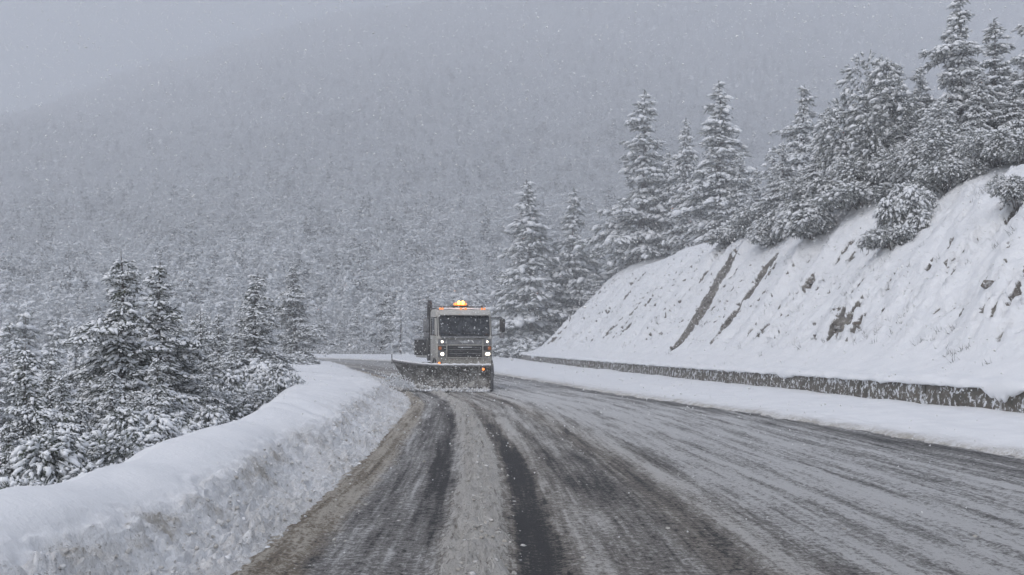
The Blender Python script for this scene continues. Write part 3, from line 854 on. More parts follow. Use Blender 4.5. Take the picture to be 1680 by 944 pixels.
for (px, py, Yd, key) in [(-70, 520, 62, 'pine'), (-25, 505, 70, 'fir_open'), (12, 530, 64, 'pine'), (50, 515, 74, 'pine_wide'), (92, 525, 80, 'fir_open'), (125, 535, 70, 'pine'), (-50, 545, 52, 'pine_wide'), (30, 555, 54, 'pine'), (85, 560, 58, 'pine_wide'), (160, 545, 78, 'pine'), (340, 520, 84, 'pine'), (300, 530, 82, 'pine_wide'), (560, 520, 150, 'fir_open')]:
    tree_at('conifer', key, px, py, Yd, rr.uniform(0, 6), 'misty snow-covered conifer in the valley behind the left thicket', 'misty conifers in the left valley', rr.uniform(.9, 1.1))

# shrubs on and along the hillside
def slope_hit(px, py):
    """the point of the hillside seen at a pixel"""
    d_ = Vector(((px - CX) / FOC, 1, (HY - py) / FOC)).normalized()
    best = None
    for b in BV:
        h = b.ray_cast(Vector((0, 0, CAMH)), d_)
        if h[0] is not None and (best is None or h[3] < best[1]): best = (h[0], h[3])
    return best[0]
def shrub_at(key, px, py, size_px, rz, label, group, widen=1.0, name='shrub', tilt=(0, 0)):
    p = slope_hit(px, py)
    h = size_px / FOC * p.y
    return plant(name, key, p.x, p.y, h, rz, label, 'shrub', group, widen, .12 * h, tilt)
G_S = 'shrubs on the hillside'
for a in [
  ('shrub_droop', 1335, 385, 75, .3, 'shrub bent over the crest under heavy snow, dark underneath', 1.3),
  ('shrub_droop', 1262, 400, 55, 1.3, 'low drooping shrub on the crest left of the bent dark one', 1.3),
  ('shrub_droop', 1485, 385, 105, 2.3, 'large drooping snowy shrub hanging down the open slope', .85),
  ('shrub_droop', 1508, 350, 70, .6, 'snowy shrub wedged between the large drooping one and the dark dome', 1.0),
  ('shrub_low', 1470, 402, 46, 1.1, 'low snow-covered shrub at the foot of the large drooping one', .9),
  ('shrub', 1556, 312, 72, 3.3, 'dome shaped dark shrub with a snow cap beside the drooping one', 1.05),
  ('shrub_low', 1196, 398, 40, 4.3, 'small sparse shrub above the bare earth slide', 1.0),
  ('shrub', 1672, 335, 70, 5.3, 'dark shrub at the right picture edge on the slope', .9),
  ('shrub_low', 1640, 262, 40, .9, 'small snowy shrub near the top right of the slope', 1.1),
  ('shrub_low', 1420, 335, 48, 1.9, 'low snowy shrub between the two drooping ones on the crest', 1.2),
]:
    shrub_at(a[0], a[1], a[2], a[3], a[4], a[5], G_S, a[6])
for (px, Yd, h, key) in [(1300, 68, 2.6, 'shrub_droop'), (1345, 66, 2.8, 'shrub'), (1390, 62, 2.6, 'shrub_droop'), (1440, 60, 2.6, 'shrub'), (1480, 58, 2.4, 'shrub_droop'), (1520, 56, 2.4, 'shrub'), (1600, 52, 2.2, 'shrub_droop'), (1640, 50, 2.2, 'shrub'), (1250, 76, 2.4, 'shrub'), (1220, 80, 2.2, 'shrub_droop'), (1690, 48, 2.2, 'shrub')]:
    x = pix(px, Yd)
    plant('shrub', key, x, Yd, h, rr.uniform(0, 6), 'snow-buried shrub at the foot of the crest trees, upper right', 'shrub', 'shrubs under the crest trees', 1.1, .2)
# shrubs behind the left bank
for i, (px, Yd, h, key, wd) in enumerate([(20, 10.0, .9, 'shrub', 1), (95, 11.5, 1.0, 'shrub_droop', 1), (150, 13, 1.1, 'shrub', 1), (215, 14.5, 1.1, 'shrub_droop', 1), (255, 16.5, 1.2, 'shrub', 1), (300, 19, 1.2, 'shrub', 1), (345, 23, 1.5, 'shrub_droop', 1), (380, 29, 1.6, 'shrub', 1), (280, 22, 1.9, 'shrub_droop', 1), (60, 12.5, 1.4, 'shrub_droop', 1), (330, 29, 2.2, 'shrub', 1.1), (400, 38, 2.2, 'shrub_droop', 1.1), (430, 47, 2.2, 'shrub', 1.1), (450, 56, 2.2, 'shrub', 1.2), (470, 68, 2.2, 'shrub', 1.3), (120, 14.5, 1.6, 'shrub', 1.1)]):
    x = min(pix(px, Yd), rim_x(Yd) - .55 * h)
    plant('shrub', key, x, Yd, h, rr.uniform(0, 6), 'snow-laden evergreen shrub on the drop behind the left bank', 'shrub', 'evergreen shrubs behind the left bank', wd, .05)
for (px, py, sp, key, lab, wd) in [
    (318, 705, 52, 'shrub_low', 'low shrub buried in snow at the rim of the left bank', .9),
    (418, 655, 85, 'twiggy', 'brown bare-twigged shrub at the rim of the left bank', 1.0),
    (378, 668, 80, 'twiggy', 'brown twiggy shrub beside the buried one, further from the road', 1.0),
    (460, 640, 58, 'shrub_low', 'small snowy shrub leaning over the bank before the bend', .7)]:
    p = slope_hit(px, py); h = sp / FOC * p.y
    plant('shrub', key, p.x - .25, p.y, h, rr.uniform(0, 6), lab, 'shrub', 'shrubs at the rim of the left bank', wd, .05)

# misty belt of trees beyond the bend
rb = random.Random(31); cnt = 0; belt_crowns = []
tries = 0
while cnt < 170 and tries < 3000:
    tries += 1
    Yd = rb.uniform(158, 300); px = rb.uniform(330, 980)
    x = pix(px, Yd)
    key = rb.choice(['far_fir', 'far_pine', 'far_pine', 'far_round', 'far_fir'])
    h = rb.uniform(4.5, 9.5) if key != 'far_round' else rb.uniform(3.5, 5.5)
    o = plant('conifer', key, x, Yd, h, rb.uniform(0, 6), 'snow-covered tree in the misty wood just beyond the bend', 'tree', 'misty trees beyond the bend', rb.uniform(.9, 1.2))
    belt_crowns.append((key, o)); cnt += 1
# low shrubs along the far verge
for i in range(26):
    uu_ = np.array([10.6 + 2.6 * rb.random()]); p = cr(ST['W'], uu_)[0]
    plant('shrub', rb.choice(['shrub', 'shrub_low', 'shrub_droop']), p[0] + rb.uniform(-1, 4), p[1] + rb.uniform(.5, 7), rb.uniform(1.4, 3.4), rb.uniform(0, 6), 'snowy shrub behind the far verge of the bend', 'shrub', 'shrubs beyond the bend', 1.1)

# mountain forest: one mass
crown_src = {}
for key, o in belt_crowns:
    if key not in crown_src: crown_src[key] = [c for c in o.children if c.name.startswith('crown')][0]
rf = np.random.default_rng(77)
k = 120000
Yf = 178 + 1120 * rf.random(k) ** .8; ax_ = rf.uniform(-.60, .60, k); Xf = ax_ * Yf
dens = .85 + .5 * fbm(Xf / 90, Yf / 120, 3)
keepm = (rf.random(k) < dens)
Xf, Yf = Xf[keepm], Yf[keepm]
# left valley
kv_ = 16000
Xv = rf.uniform(-230, -24, kv_); Yv = rf.uniform(45, 262, kv_)
okv = (Xv < -14 - .30 * np.minimum(Yv, 100)) & ((Yv < 98) | (Yv > 158) | (Xv < -84))  
Xf = np.concatenate([Xf, Xv[okv]]); Yf = np.concatenate([Yf, Yv[okv]])
Zf = terrain_z(Xf, Yf) - .1
pm = bpy.data.meshes.new('mountain_forest')
pm.from_pydata([tuple(x) for x in np.stack([Xf, Yf, Zf], -1)], [], [])
pm.update()
add_attr(pm, 'size', rf.uniform(.45, 1.1, len(Xf)) * np.where(rf.random(len(Xf)) < .1, 1.3, 1))
add_attr(pm, 'turn', rf.uniform(0, 6.28, len(Xf)))
order = ['far_round', 'far_pine', 'far_fir']
crown_src = {k_: crown_src[k_] for k_ in order}
add_attr(pm, 'kindn', rf.choice(3, len(Xf), p=[.62, .28, .10]))
fo = link('mountain_forest', pm)
tag(fo, 'dense snow-covered forest fading into mist on the mountainside', 'forest', kind='stuff')
ng = bpy.data.node_groups.new('forest_scatter', 'GeometryNodeTree')
ng.interface.new_socket('Geometry', in_out='INPUT', socket_type='NodeSocketGeometry')
ng.interface.new_socket('Geometry', in_out='OUTPUT', socket_type='NodeSocketGeometry')
gi, go_ = ng.nodes.new('NodeGroupInput'), ng.nodes.new('NodeGroupOutput')
jn = ng.nodes.new('GeometryNodeJoinGeometry')
def nattr(nm):
    a = ng.nodes.new('GeometryNodeInputNamedAttribute'); a.data_type = 'FLOAT'; a.inputs['Name'].default_value = nm
    return [o for o in a.outputs if o.enabled and o.name == 'Attribute'][0]
asz, atn, akd = nattr('size'), nattr('turn'), nattr('kindn')
cmb = ng.nodes.new('ShaderNodeCombineXYZ'); ng.links.new(atn, cmb.inputs['Z'])
for i, (key, co) in enumerate(crown_src.items()):
    oi = ng.nodes.new('GeometryNodeObjectInfo'); oi.inputs['Object'].default_value = co; oi.transform_space = 'ORIGINAL'
    cmp_ = ng.nodes.new('FunctionNodeCompare'); cmp_.data_type = 'FLOAT'; cmp_.operation = 'EQUAL'
    ng.links.new(akd, cmp_.inputs[0]); cmp_.inputs[1].default_value = float(i); cmp_.inputs['Epsilon'].default_value = .1
    ip = ng.nodes.new('GeometryNodeInstanceOnPoints')
    mp = ng.nodes.new('GeometryNodeMeshToPoints')
    ng.links.new(gi.outputs[0], ip.inputs['Points'])
    ng.links.new(cmp_.outputs[0], ip.inputs['Selection'])
    ng.links.new(oi.outputs['Geometry'], ip.inputs['Instance'])
    ng.links.new(cmb.outputs[0], ip.inputs['Rotation']); ng.links.new(asz, ip.inputs['Scale'])
    ng.links.new(ip.outputs[0], jn.inputs[0])
    ng.nodes.remove(mp)
ng.links.new(jn.outputs[0], go_.inputs[0])
md = fo.modifiers.new('scatter', 'NODES'); md.node_group = ng

bi, bj = np.where(bare_field > .75)
pick = rng.integers(0, len(bi), 1500)
pr = SLOPE[bi[pick], bj[pick]] + rng.normal(0, .04, (1500, 3))
me = scatter_lumps('scree', pr, np.clip(rng.gamma(1.6, .05, 1500), .02, .28), m_plain('brown_rock', C(.11, .092, .075), .9, spec=.2, dirt=C(.62, .63, .65), scale=5, amt=.9), 21, .8, False, ball=True)
tag(link('scree', me), 'loose stones and earth lumps in the bare scars of the hillside', 'stones', kind='stuff')
# withered tufts poking out of the hillside snow
k = 3600
i_ = rng.integers(60, 880, k); j_ = rng.integers(16, 122, k)
pr = SLOPE[i_, j_]
okk = fbm(pr[:, 0] * .5, pr[:, 1] * .4 + pr[:, 2] * .5, 3) > .34
pr = pr[okk]; k = len(pr); B = 12
dirs = rng.normal(0, .5, (k, B, 3)) + np.array((-.3, 0, .9)); dirs /= np.linalg.norm(dirs, axis=2)[..., None]
side = np.cross(dirs, rng.normal(0, 1, (k, B, 3))); side /= np.linalg.norm(side, axis=2)[..., None]
b0 = pr[:, None] + rng.normal(0, .07, (k, B, 3)) - np.array((0, 0, .05)); ln = rng.uniform(.08, .34, (k, B, 1))
V = np.stack([b0 - side * .008, b0 + side * .008, b0 + dirs * ln], 2).reshape(-1, 3)
me = mesh_from('dead_grass', V, np.arange(len(V)).reshape(-1, 3), m_plain('dead_heather', C(.06, .052, .04), .9, spec=.2, dirt=C(.6, .61, .63), scale=12, amt=.7), False)
tag(link('dead_grass', me), 'withered grass poking through the hillside snow', 'grass', kind='stuff')

# ------------------------------------------------------------------ snow plough truck
class MB:
    """collects boxes, prisms and tubes into one mesh"""
    def __init__(s): s.v, s.f, s.sm = [], [], []
    def _add(s, v, f, sm=False):
        o = len(s.v); s.v += [tuple(map(float, x)) for x in v]; s.f += [tuple(int(i) + o for i in q) for q in f]; s.sm += [sm] * len(f)
        return s
    def box(s, x0, x1, y0, y1, z0, z1, c=0.0):
        """box with chamfered edges (c = chamfer)"""
        if c <= 0:
            v = [(x, y, z) for x in (x0, x1) for y in (y0, y1) for z in (z0, z1)]
            return s._add(v, [(0, 1, 3, 2), (4, 6, 7, 5), (0, 4, 5, 1), (2, 3, 7, 6), (0, 2, 6, 4), (1, 5, 7, 3)])
        import bmesh
        bm = bmesh.new(); bmesh.ops.create_cube(bm, size=1)
        for q in bm.verts: q.co = Vector(((x0 + x1) / 2 + q.co.x * (x1 - x0), (y0 + y1) / 2 + q.co.y * (y1 - y0), (z0 + z1) / 2 + q.co.z * (z1 - z0)))
        bmesh.ops.bevel(bm, geom=bm.edges[:], offset=c, segments=2, profile=.5, affect='EDGES')
        bm.verts.index_update()
        s._add([q.co[:] for q in bm.verts], [[q.index for q in f.verts] for f in bm.faces], True); bm.free()
        return s
    def prism(s, prof, x0, x1, c=0.0, seg=2):
        """(y, z) outline extruded along x, edges bevelled"""
        import bmesh
        bm = bmesh.new(); k = len(prof)
        A = [bm.verts.new((x0, y, z)) for y, z in prof]; B = [bm.verts.new((x1, y, z)) for y, z in prof]
        bm.faces.new(A); bm.faces.new(B[::-1])
        for i in range(k): bm.faces.new((A[i], B[i], B[(i + 1) % k], A[(i + 1) % k])[::-1])
        bmesh.ops.recalc_face_normals(bm, faces=bm.faces[:])
        if c: bmesh.ops.bevel(bm, geom=bm.edges[:], offset=c, segments=seg, profile=.5, affect='EDGES', clamp_overlap=True)
        bm.verts.index_update()
        s._add([q.co[:] for q in bm.verts], [[q.index for q in f.verts] for f in bm.faces], bool(c)); bm.free()
        return s
    def tube(s, path, rad, sides=8):
        path = np.asarray(path, float)
        if np.isscalar(rad): rad = [rad] * len(path)
        v, f = tube(path, rad, sides); n0 = len(v)
        caps = [tuple(range(sides))[::-1], tuple(range(n0 - sides, n0))]
        return s._add(v, [tuple(q) for q in f] + caps, True)
    def lathe(s, prof, c, axis='x', sides=24):
        """(axial, radius) outline turned round an axis through c"""
        th = np.linspace(0, 2 * np.pi, sides, endpoint=False); v = []
        for a, r in prof:
            for t_ in th:
                q = (a, r * math.cos(t_), r * math.sin(t_)) if axis == 'x' else ((r * math.cos(t_), a, r * math.sin(t_)) if axis == 'y' else (r * math.cos(t_), r * math.sin(t_), a))
                v.append((q[0] + c[0], q[1] + c[1], q[2] + c[2]))
        f = []
        for i in range(len(prof) - 1):
            for j in range(sides):
                j2 = (j + 1) % sides; f.append((i * sides + j, i * sides + j2, (i + 1) * sides + j2, (i + 1) * sides + j))
        f.append(tuple(range(sides))); f.append(tuple(range((len(prof) - 1) * sides, len(prof) * sides))[::-1])
        return s._add(v, f, True)
    def poly(s, pts): return s._add(pts, [tuple(range(len(pts)))])
    def slab(s, outline, y0, y1, fy=lambda x, z: 0.0):
        """(x, z) outline given thickness along y"""
        k = len(outline)
        v = [(x, y0 + fy(x, z), z) for x, z in outline] + [(x, y1 + fy(x, z), z) for x, z in outline]
        f = [tuple(range(k)), tuple(range(k, 2 * k))[::-1]] + [(i, i + k, (i + 1) % k + k, (i + 1) % k) for i in range(k)]
        return s._add(v, f)
    def build(s, name, mat, parent):
        me = bpy.data.meshes.new(name); me.from_pydata(s.v, [], s.f)
        me.polygons.foreach_set('use_smooth', s.sm); me.materials.append(mat); me.update()
        import bmesh
        bm = bmesh.new(); bm.from_mesh(me); bmesh.ops.recalc_face_normals(bm, faces=bm.faces[:])
        for e in bm.edges:
            if len(e.link_faces) == 2 and e.calc_face_angle(0) > .7: e.smooth = False
        bm.to_mesh(me); bm.free()
        return link(name, me, parent)
def rrect(x0, x1, z0, z1, r, k=5):
    out = []
    for cx_, cz_, a0 in ((x1 - r, z1 - r, 0), (x0 + r, z1 - r, 90), (x0 + r, z0 + r, 180), (x1 - r, z0 + r, 270)):
        for i in range(k): a = math.radians(a0 + 90 * i / (k - 1)); out.append((cx_ + r * math.cos(a), cz_ + r * math.sin(a)))
    return out

def m_paint():
    k = NB('dirty_cream_paint'); p = k.vec('Object')
    a = k.noise(p, 2.0, 6, .65); b = k.noise(p, 14, 5, .7)
    c = k.mix(k.mapr(a, .35, .7, 0, .55), C(.52, .51, .48), C(.31, .295, .27))
    z = k.put('ShaderNodeSeparateXYZ'); k.l.new(p, z.inputs[0])
    splash = k.math('MULTIPLY', k.mapr(z.outputs[2], 1.0, 2.4, .95, .15), k.mapr(b, .35, .65))
    c = k.mix(splash, c, C(.20, .175, .145))
    sn = k.mapr(k.noise(p, 21, 3, .6), .66, .72, 0, .8)
    c = k.mix(sn, c, C(.75, .76, .78))
    return k.out(c, .5, spec=.4)
MT = {
 'paint': m_paint(),
 'black': m_plain('black_plastic', C(.022), .6, dirt=C(.16, .15, .14), scale=9, amt=.5),
 'steel': m_plain('dark_steel', C(.05, .05, .052), .55, .4, dirt=C(.30, .30, .30), scale=8, amt=.5),
 'glass': m_plain('windscreen_glass', C(.008, .009, .011), .10, spec=.5, dirt=C(.16, .17, .18), scale=5, amt=.55),
 'rubber': m_plain('tyre_rubber', C(.02), .85, dirt=C(.25, .24, .23), scale=9, amt=.6),
 'plough': m_plain('scraped_plough_steel', C(.10, .095, .088), .6, .15, dirt=C(.42, .41, .39), scale=3.5, amt=1.0),
 'grey': m_plain('grey_metal', C(.16, .16, .165), .5, .2, dirt=C(.4, .4, .4), scale=9, amt=.5),
 'lamp': m_emit('lit_headlamp', C(1, .90, .70), 3.2),
 'amberlit': m_emit('lit_amber', C(1, .28, .05), 1.3),
 'beaconhot': m_emit('beacon_core', C(1, .5, .13), 3.5),
 'amber': m_plain('amber_plastic', C(.45, .13, .03), .3),
 'amberglow': m_emit('dim_amber', C(1, .33, .08), .45),
}
truck = bpy.data.objects.new('plough_truck', None); COL.objects.link(truck)
truck.location = (-1.98, 47.6, ground_z(-1.98, 47.6)); truck.rotation_euler = (0, 0, math.radians(12.0))
tag(truck, 'cream snow plough truck with lit amber beacon coming round the bend', 'truck')
HWc = 1.18
# cab shell
cab = MB().prism([(0.0, .98), (-.03, 1.5), (0.0, 2.16), (.20, 3.14), (.34, 3.33), (.62, 3.40), (1.75, 3.40), (1.92, 3.30), (1.95, .98)], -HWc, HWc, .07, 3).build('cab', MT['paint'], truck)
def wy(z): return np.interp(z, [.98, 1.5, 2.16, 3.14], [0, -.03, 0, .20])
fy = lambda x, z: float(wy(z))
# windscreen with rubber surround, wipers
MB().slab(rrect(-1.085, 1.085, 2.21, 3.13, .12), -.012, .03, fy).build('windscreen_seal', MT['black'], cab)
ws = MB().slab(rrect(-1.045, 1.045, 2.25, 3.09, .10), -.022, .02, fy).build('windscreen', MT['glass'], truck)
for x in (-.55, .35):
    MB().tube([(x, fy(0, 2.2) - .05, 2.19), (x + .22, fy(0, 2.3) - .05, 2.30), (x - .30, fy(0, 2.36) - .045, 2.37)], .012, 5).tube([(x + .26, fy(0, 2.3) - .04, 2.29), (x - .42, fy(0, 2.37) - .04, 2.39)], .014, 4).build('wiper', MT['black'], ws)
MB().slab(rrect(-1.0, 1.0, 2.155, 2.235, .03, 3), -.07, -.02, fy).build('cowl', MT['grey'], cab)
# snow resting on the cowl
# front panel between the upper lamps
fp = MB().slab(rrect(-.74, .74, 1.90, 2.10, .04, 3), -.020, .02, fy).build('front_panel', MT['grey'], cab)
em = MB()
for sx in (-1, 1):
    for i_ in range(3):
        em.slab([(sx * .03, 2.035 - .030 * i_), (sx * (.26 - .05 * i_), 2.050 - .030 * i_), (sx * (.24 - .05 * i_), 2.033 - .030 * i_), (sx * .03, 2.015 - .030 * i_)][::sx], -.034, -.018, fy)
em.slab([(-.035, 2.04), (0, 2.075), (.035, 2.04), (.02, 1.95), (-.02, 1.95)], -.038, -.018, fy)
em.build('wing_emblem', m_plain('emblem_metal', C(.55), .35, .7), cab)
# grille with slats
gr = MB().slab(rrect(-.74, .74, 1.36, 1.86, .06), -.028, .02, fy).build('grille', MT['black'], truck)
for i_ in range(5):
    z0 = 1.415 + .085 * i_
    MB().box(-.68, .68, -.075, -.028, z0, z0 + .030, .008).build('slat', MT['grey'] if i_ % 2 else MT['steel'], gr)
MB().slab(rrect(-.30, .30, 1.765, 1.80, .01, 2), -.085, -.03, fy).build('badge_strip', m_plain('badge_metal', C(.5), .4, .6), gr)
frm = MB()
for (x0, x1, z0, z1) in ((-.78, .78, 1.85, 1.89), (-.78, .78, 1.33, 1.37), (-.78, -.74, 1.372, 1.848), (.74, .78, 1.372, 1.848)):
    frm.box(x0, x1, -.075, .0, z0, z1, .01)
frm.build('grille_frame', MT['paint'], gr)
# lamp clusters
for sx in (-1, 1):
    hsg = MB().slab(rrect(min(sx * .80, sx * 1.13), max(sx * .80, sx * 1.13), 1.64, 1.84, .03, 3), -.035, .02, fy).build('signal_lamp', MT['black'], truck)
    MB().slab(rrect(min(sx * .98, sx * 1.11), max(sx * .98, sx * 1.11), 1.67, 1.81, .03, 3), -.05, -.03, fy).build('lens', MT['amber'], hsg)
    up_ = MB().slab(rrect(min(sx * .80, sx * 1.13), max(sx * .80, sx * 1.13), 1.90, 2.12, .05), -.04, .02, fy).build('upper_headlamp', MT['grey'], truck)
    MB().lathe([(-.065, .02), (-.06, .045 if sx < 0 else .032), (-.03, .055)], (sx * .955, 0, 2.01), 'y', 16).build('lens', MT['lamp'], up_)
    hd = MB().slab(rrect(min(sx * .80, sx * 1.14), max(sx * .80, sx * 1.14), 1.38, 1.62, .05), -.045, .02, fy).build('headlamp', MT['grey'], truck)
    if sx < 0:
        MB().lathe([(-.09, .03), (-.085, .068), (-.05, .08)], (sx * .955, 0, 1.50), 'y', 18).build('lens', MT['lamp'], hd)
    else:
        MB().slab(rrect(.87, 1.06, 1.445, 1.555, .04), -.085, -.05, fy).build('lens', MT['lamp'], hd)
for z_ in (1.885, 2.125):
    MB().slab([(-1.16, z_ - .006), (1.16, z_ - .006), (1.16, z_ + .006), (-1.16, z_ + .006)], -.012, .01, fy).build('panel_seam', MT['black'], cab)
for sx in (-1, 1):
    MB().slab([(sx * 1.13, 2.24), (sx * 1.155, 2.24), (sx * 1.155, 3.08), (sx * 1.13, 3.08)][::sx], -.010, .02, fy).build('pillar_seam', MT['black'], cab)
    MB().tube([(sx * .45, -.02, 2.15), (sx * .45, -.09, 2.17), (sx * .78, -.09, 2.17), (sx * .78, -.02, 2.15)], .013, 5).build('grab_rail', MT['steel'], cab)
# bumper, and a black box painting the shaded gap above it
MB().box(-1.16, 1.16, .06, .30, 1.12, 1.30, .02).build('bumper_gap_shade', MT['black'], truck)
bp = MB().prism([(-.16, .72), (-.20, .80), (-.20, 1.08), (-.14, 1.13), (.25, 1.13), (.25, .72)], -1.2, 1.2, .03).build('bumper', MT['paint'], truck)
for sx in (-1, 1):
    MB().lathe([(-.24, .03), (-.235, .06), (-.2, .07)], (sx * .82, 0, 1.0), 'y', 14).build('fog_lamp', MT['grey'], bp)
# roof: visor, clearance lamps, beacon bar, rack
MB().prism([(-.06, 3.10), (-.10, 3.14), (.22, 3.36), (.30, 3.33)], -1.05, 1.05, .015).build('sun_visor', MT['paint'], cab)
for x in (-.98, -.88, -.10, .10, .80, .92):
    MB().lathe([(3.36, .05), (3.43, .045), (3.45, .02)], (x, .34, 0), 'z', 10).build('clearance_lamp', MT['amberglow'], truck)
MB().tube([(-1.0, 1.2, 3.40), (-1.0, 1.2, 3.52), (1.0, 1.2, 3.52), (1.0, 1.2, 3.40)], .022, 6).build('beacon_rail', MT['steel'], truck)
bc = MB().box(-.34, .34, 1.02, 1.32, 3.53, 3.57, .01).build('beacon', MT['black'], truck)
MB().box(-.27, .27, 1.04, 1.30, 3.57, 3.68, .04).build('beacon_dome', MT['amberlit'], bc)
for x in (-.08, .10):
    MB().lathe([(3.60, .05), (3.72, .07), (3.76, .03)], (x, 1.03, 0), 'z', 10).build('beacon_lamp', MT['beaconhot'], bc)
rk = MB()
for x in (-1.12, 1.12): rk.tube([(x, 2.06, 1.3), (x, 2.06, 3.62)], .035, 6)
for z in (3.46, 3.2, 2.9): rk.tube([(-1.12, 2.06, z), (1.12, 2.06, z)], .03, 6)
rk.build('headboard_rack', MT['steel'], truck)
# air intake stack, exhaust
MB().tube([(-1.17, 2.25, 1.2), (-1.17, 2.25, 3.35), (-1.17, 2.2, 3.5), (-1.17, 2.1, 3.80)], [.11, .11, .12, .09], 10).build('exhaust_stack', MT['steel'], truck)
MB().box(-1.22, -.98, 2.14, 2.46, 1.5, 2.7, .04).build('air_filter', MT['black'], truck)
# doors, windows, handles, steps, mirrors
for sx in (-1, 1):
    dr = MB().box(min(sx * 1.17, sx * 1.20), max(sx * 1.17, sx * 1.20), .38, 1.62, 1.30, 3.12, .012).build('door', MT['paint'], truck)
    MB().box(min(sx * 1.19, sx * 1.212), max(sx * 1.19, sx * 1.212), .50, 1.52, 2.30, 3.02, .01).build('side_window', MT['glass'], dr)
    MB().box(min(sx * 1.2, sx * 1.235), max(sx * 1.2, sx * 1.235), 1.36, 1.54, 2.12, 2.16, .01).build('handle', MT['black'], dr)
    MB().box(min(sx * .95, sx * 1.24), max(sx * .95, sx * 1.24), .45, .75, .62, .67, .01).box(min(sx * 1.0, sx * 1.23), max(sx * 1.0, sx * 1.23), .45, .75, .92, .96, .01).build('step', MT['steel'], truck)
    mr = MB().box(min(sx * 1.50, sx * 1.74), max(sx * 1.50, sx * 1.74), .02, .12, 2.42, 2.98, .045).build('mirror', MT['black'] if sx > 0 else MT['grey'], truck)
    MB().tube([(sx * 1.16, .18, 3.02), (sx * 1.50, .08, 3.04), (sx * 1.64, .07, 3.0)], .018, 6).tube([(sx * 1.16, .18, 2.28), (sx * 1.50, .08, 2.30), (sx * 1.62, .07, 2.42)], .018, 6).tube([(sx * 1.44, .09, 2.30), (sx * 1.44, .09, 3.04)], .012, 5).build('mirror_arm', MT['steel'], mr)
    MB().box(min(sx * 1.50, sx * 1.72), max(sx * 1.50, sx * 1.72), .02, .12, 2.16, 2.38, .04).build('lower_mirror', MT['grey'], mr)
    # front mudguard
    ar = [(.55 + .72 * math.cos(a), .62 + .72 * math.sin(a)) for a in np.linspace(-.1, math.pi + .1, 13)]
    ar2 = [(.55 + .64 * math.cos(a), .62 + .64 * math.sin(a)) for a in np.linspace(math.pi + .1, -.1, 13)]
    MB().prism(ar + ar2, min(sx * .80, sx * 1.22), max(sx * .80, sx * 1.22)).build('mudguard', MT['black'], truck)
    # wheels
    def wheel(cx_, cy_, w_):
        wh = MB().lathe([(-w_ / 2, .30), (-w_ / 2, .48), (-w_ / 2 + .04, .535), (0, .545), (w_ / 2 - .04, .535), (w_ / 2, .48), (w_ / 2, .30)], (cx_, cy_, .545), 'x', 30).build('wheel', MT['rubber'], truck)
        MB().lathe([(-w_ / 2 - .004, .29), (-w_ / 2 + .06, .26), (0, .1), (w_ / 2 - .06, .26), (w_ / 2 + .004, .29)], (cx_, cy_, .545), 'x', 20).build('rim', MT['grey'], wh)
        tb = MB()
        for a in np.linspace(0, 2 * math.pi, 26, endpoint=False):
            for hs_ in (-1, 1):
                c_, s_ = math.cos(a + .1 * hs_), math.sin(a + .1 * hs_)
                yc, zc = cy_ + c_ * .545, .545 + s_ * .545
                tb.box(cx_ + min(hs_ * .02, hs_ * w_ * .46), cx_ + max(hs_ * .02, hs_ * w_ * .46), yc - .03, yc + .03, zc - .022, zc + .022)
        tb.build('tread', MT['rubber'], wh)
    wheel(sx * 1.0, .60, .34)
    wheel(sx * .96, 4.6, .50)
    MB().box(min(sx * .72, sx * 1.2), max(sx * .72, sx * 1.2), 5.22, 5.25, .35, 1.05).build('mud_flap', MT['black'], truck)
# chassis
ch = MB()
for x in (-.43, .43): ch.box(x - .05, x + .05, -.3, 6.3, .82, 1.06, .01)
ch.box(-.43, .43, 2.0, 2.12, .85, 1.0).box(-.43, .43, 5.9, 6.02, .85, 1.0).tube([(-1, .6, .545), (1, .6, .545)], .09, 8).tube([(-1, 4.6, .545), (1, 4.6, .545)], .11, 8)
ch.box(-.4, .4, .2, 1.3, .75, 1.15, .05)
ch.build('chassis', MT['black'], truck)
MB().tube([(-.85, 2.5, .85), (-.85, 3.7, .85)], .27, 14).build('fuel_tank', MT['steel'], truck)
MB().box(.6, 1.12, 2.5, 3.5, .62, 1.1, .04).build('battery_box', MT['black'], truck)
# tipper body with stakes
MT['board'] = m_plain('weathered_board', C(.42, .41, .39), .7, dirt=C(.2, .19, .18), scale=3, amt=.6)
bd = MB().box(-1.22, 1.22, 2.55, 6.55, 1.32, 1.50, .02).build('tipper_bed', MT['board'], truck)
sd_ = MB().box(-1.24, -1.19, 2.55, 6.55, 1.50, 2.12).box(1.19, 1.24, 2.55, 6.55, 1.50, 2.12).box(-1.19, 1.19, 2.55, 2.60, 1.50, 2.30).box(-1.19, 1.19, 6.50, 6.55, 1.50, 2.12)
sd_.build('side_board', MT['board'], bd)
for sx in (-1, 1):
    for i_ in range(9):
        y_ = 2.62 + i_ * .48
        MB().box(min(sx * 1.24, sx * 1.30), max(sx * 1.24, sx * 1.30), y_, y_ + .07, 1.42, 2.16, .008).build('stake', MT['steel'], bd)
    MB().box(min(sx * 1.2, sx * 1.32), max(sx * 1.2, sx * 1.32), 2.55, 6.55, 2.12, 2.19, .01).build('top_rail', MT['grey'], bd)
v_, t_ = [], []
kx_, ky_ = 14, 26
X_, Y_ = np.meshgrid(np.linspace(-1.18, 1.18, kx_), np.linspace(2.62, 6.48, ky_), indexing='ij')
Zg = 2.0 + .22 * np.cos(X_ * 1.2) + .10 * fbm(X_ * 1.5, Y_ * 1.2, 3)
link('snow_load', mesh_from('snow_load', np.stack([X_, Y_, Zg], -1).reshape(-1, 3), grid_faces(kx_, ky_, True), MAT['snow']), bd)
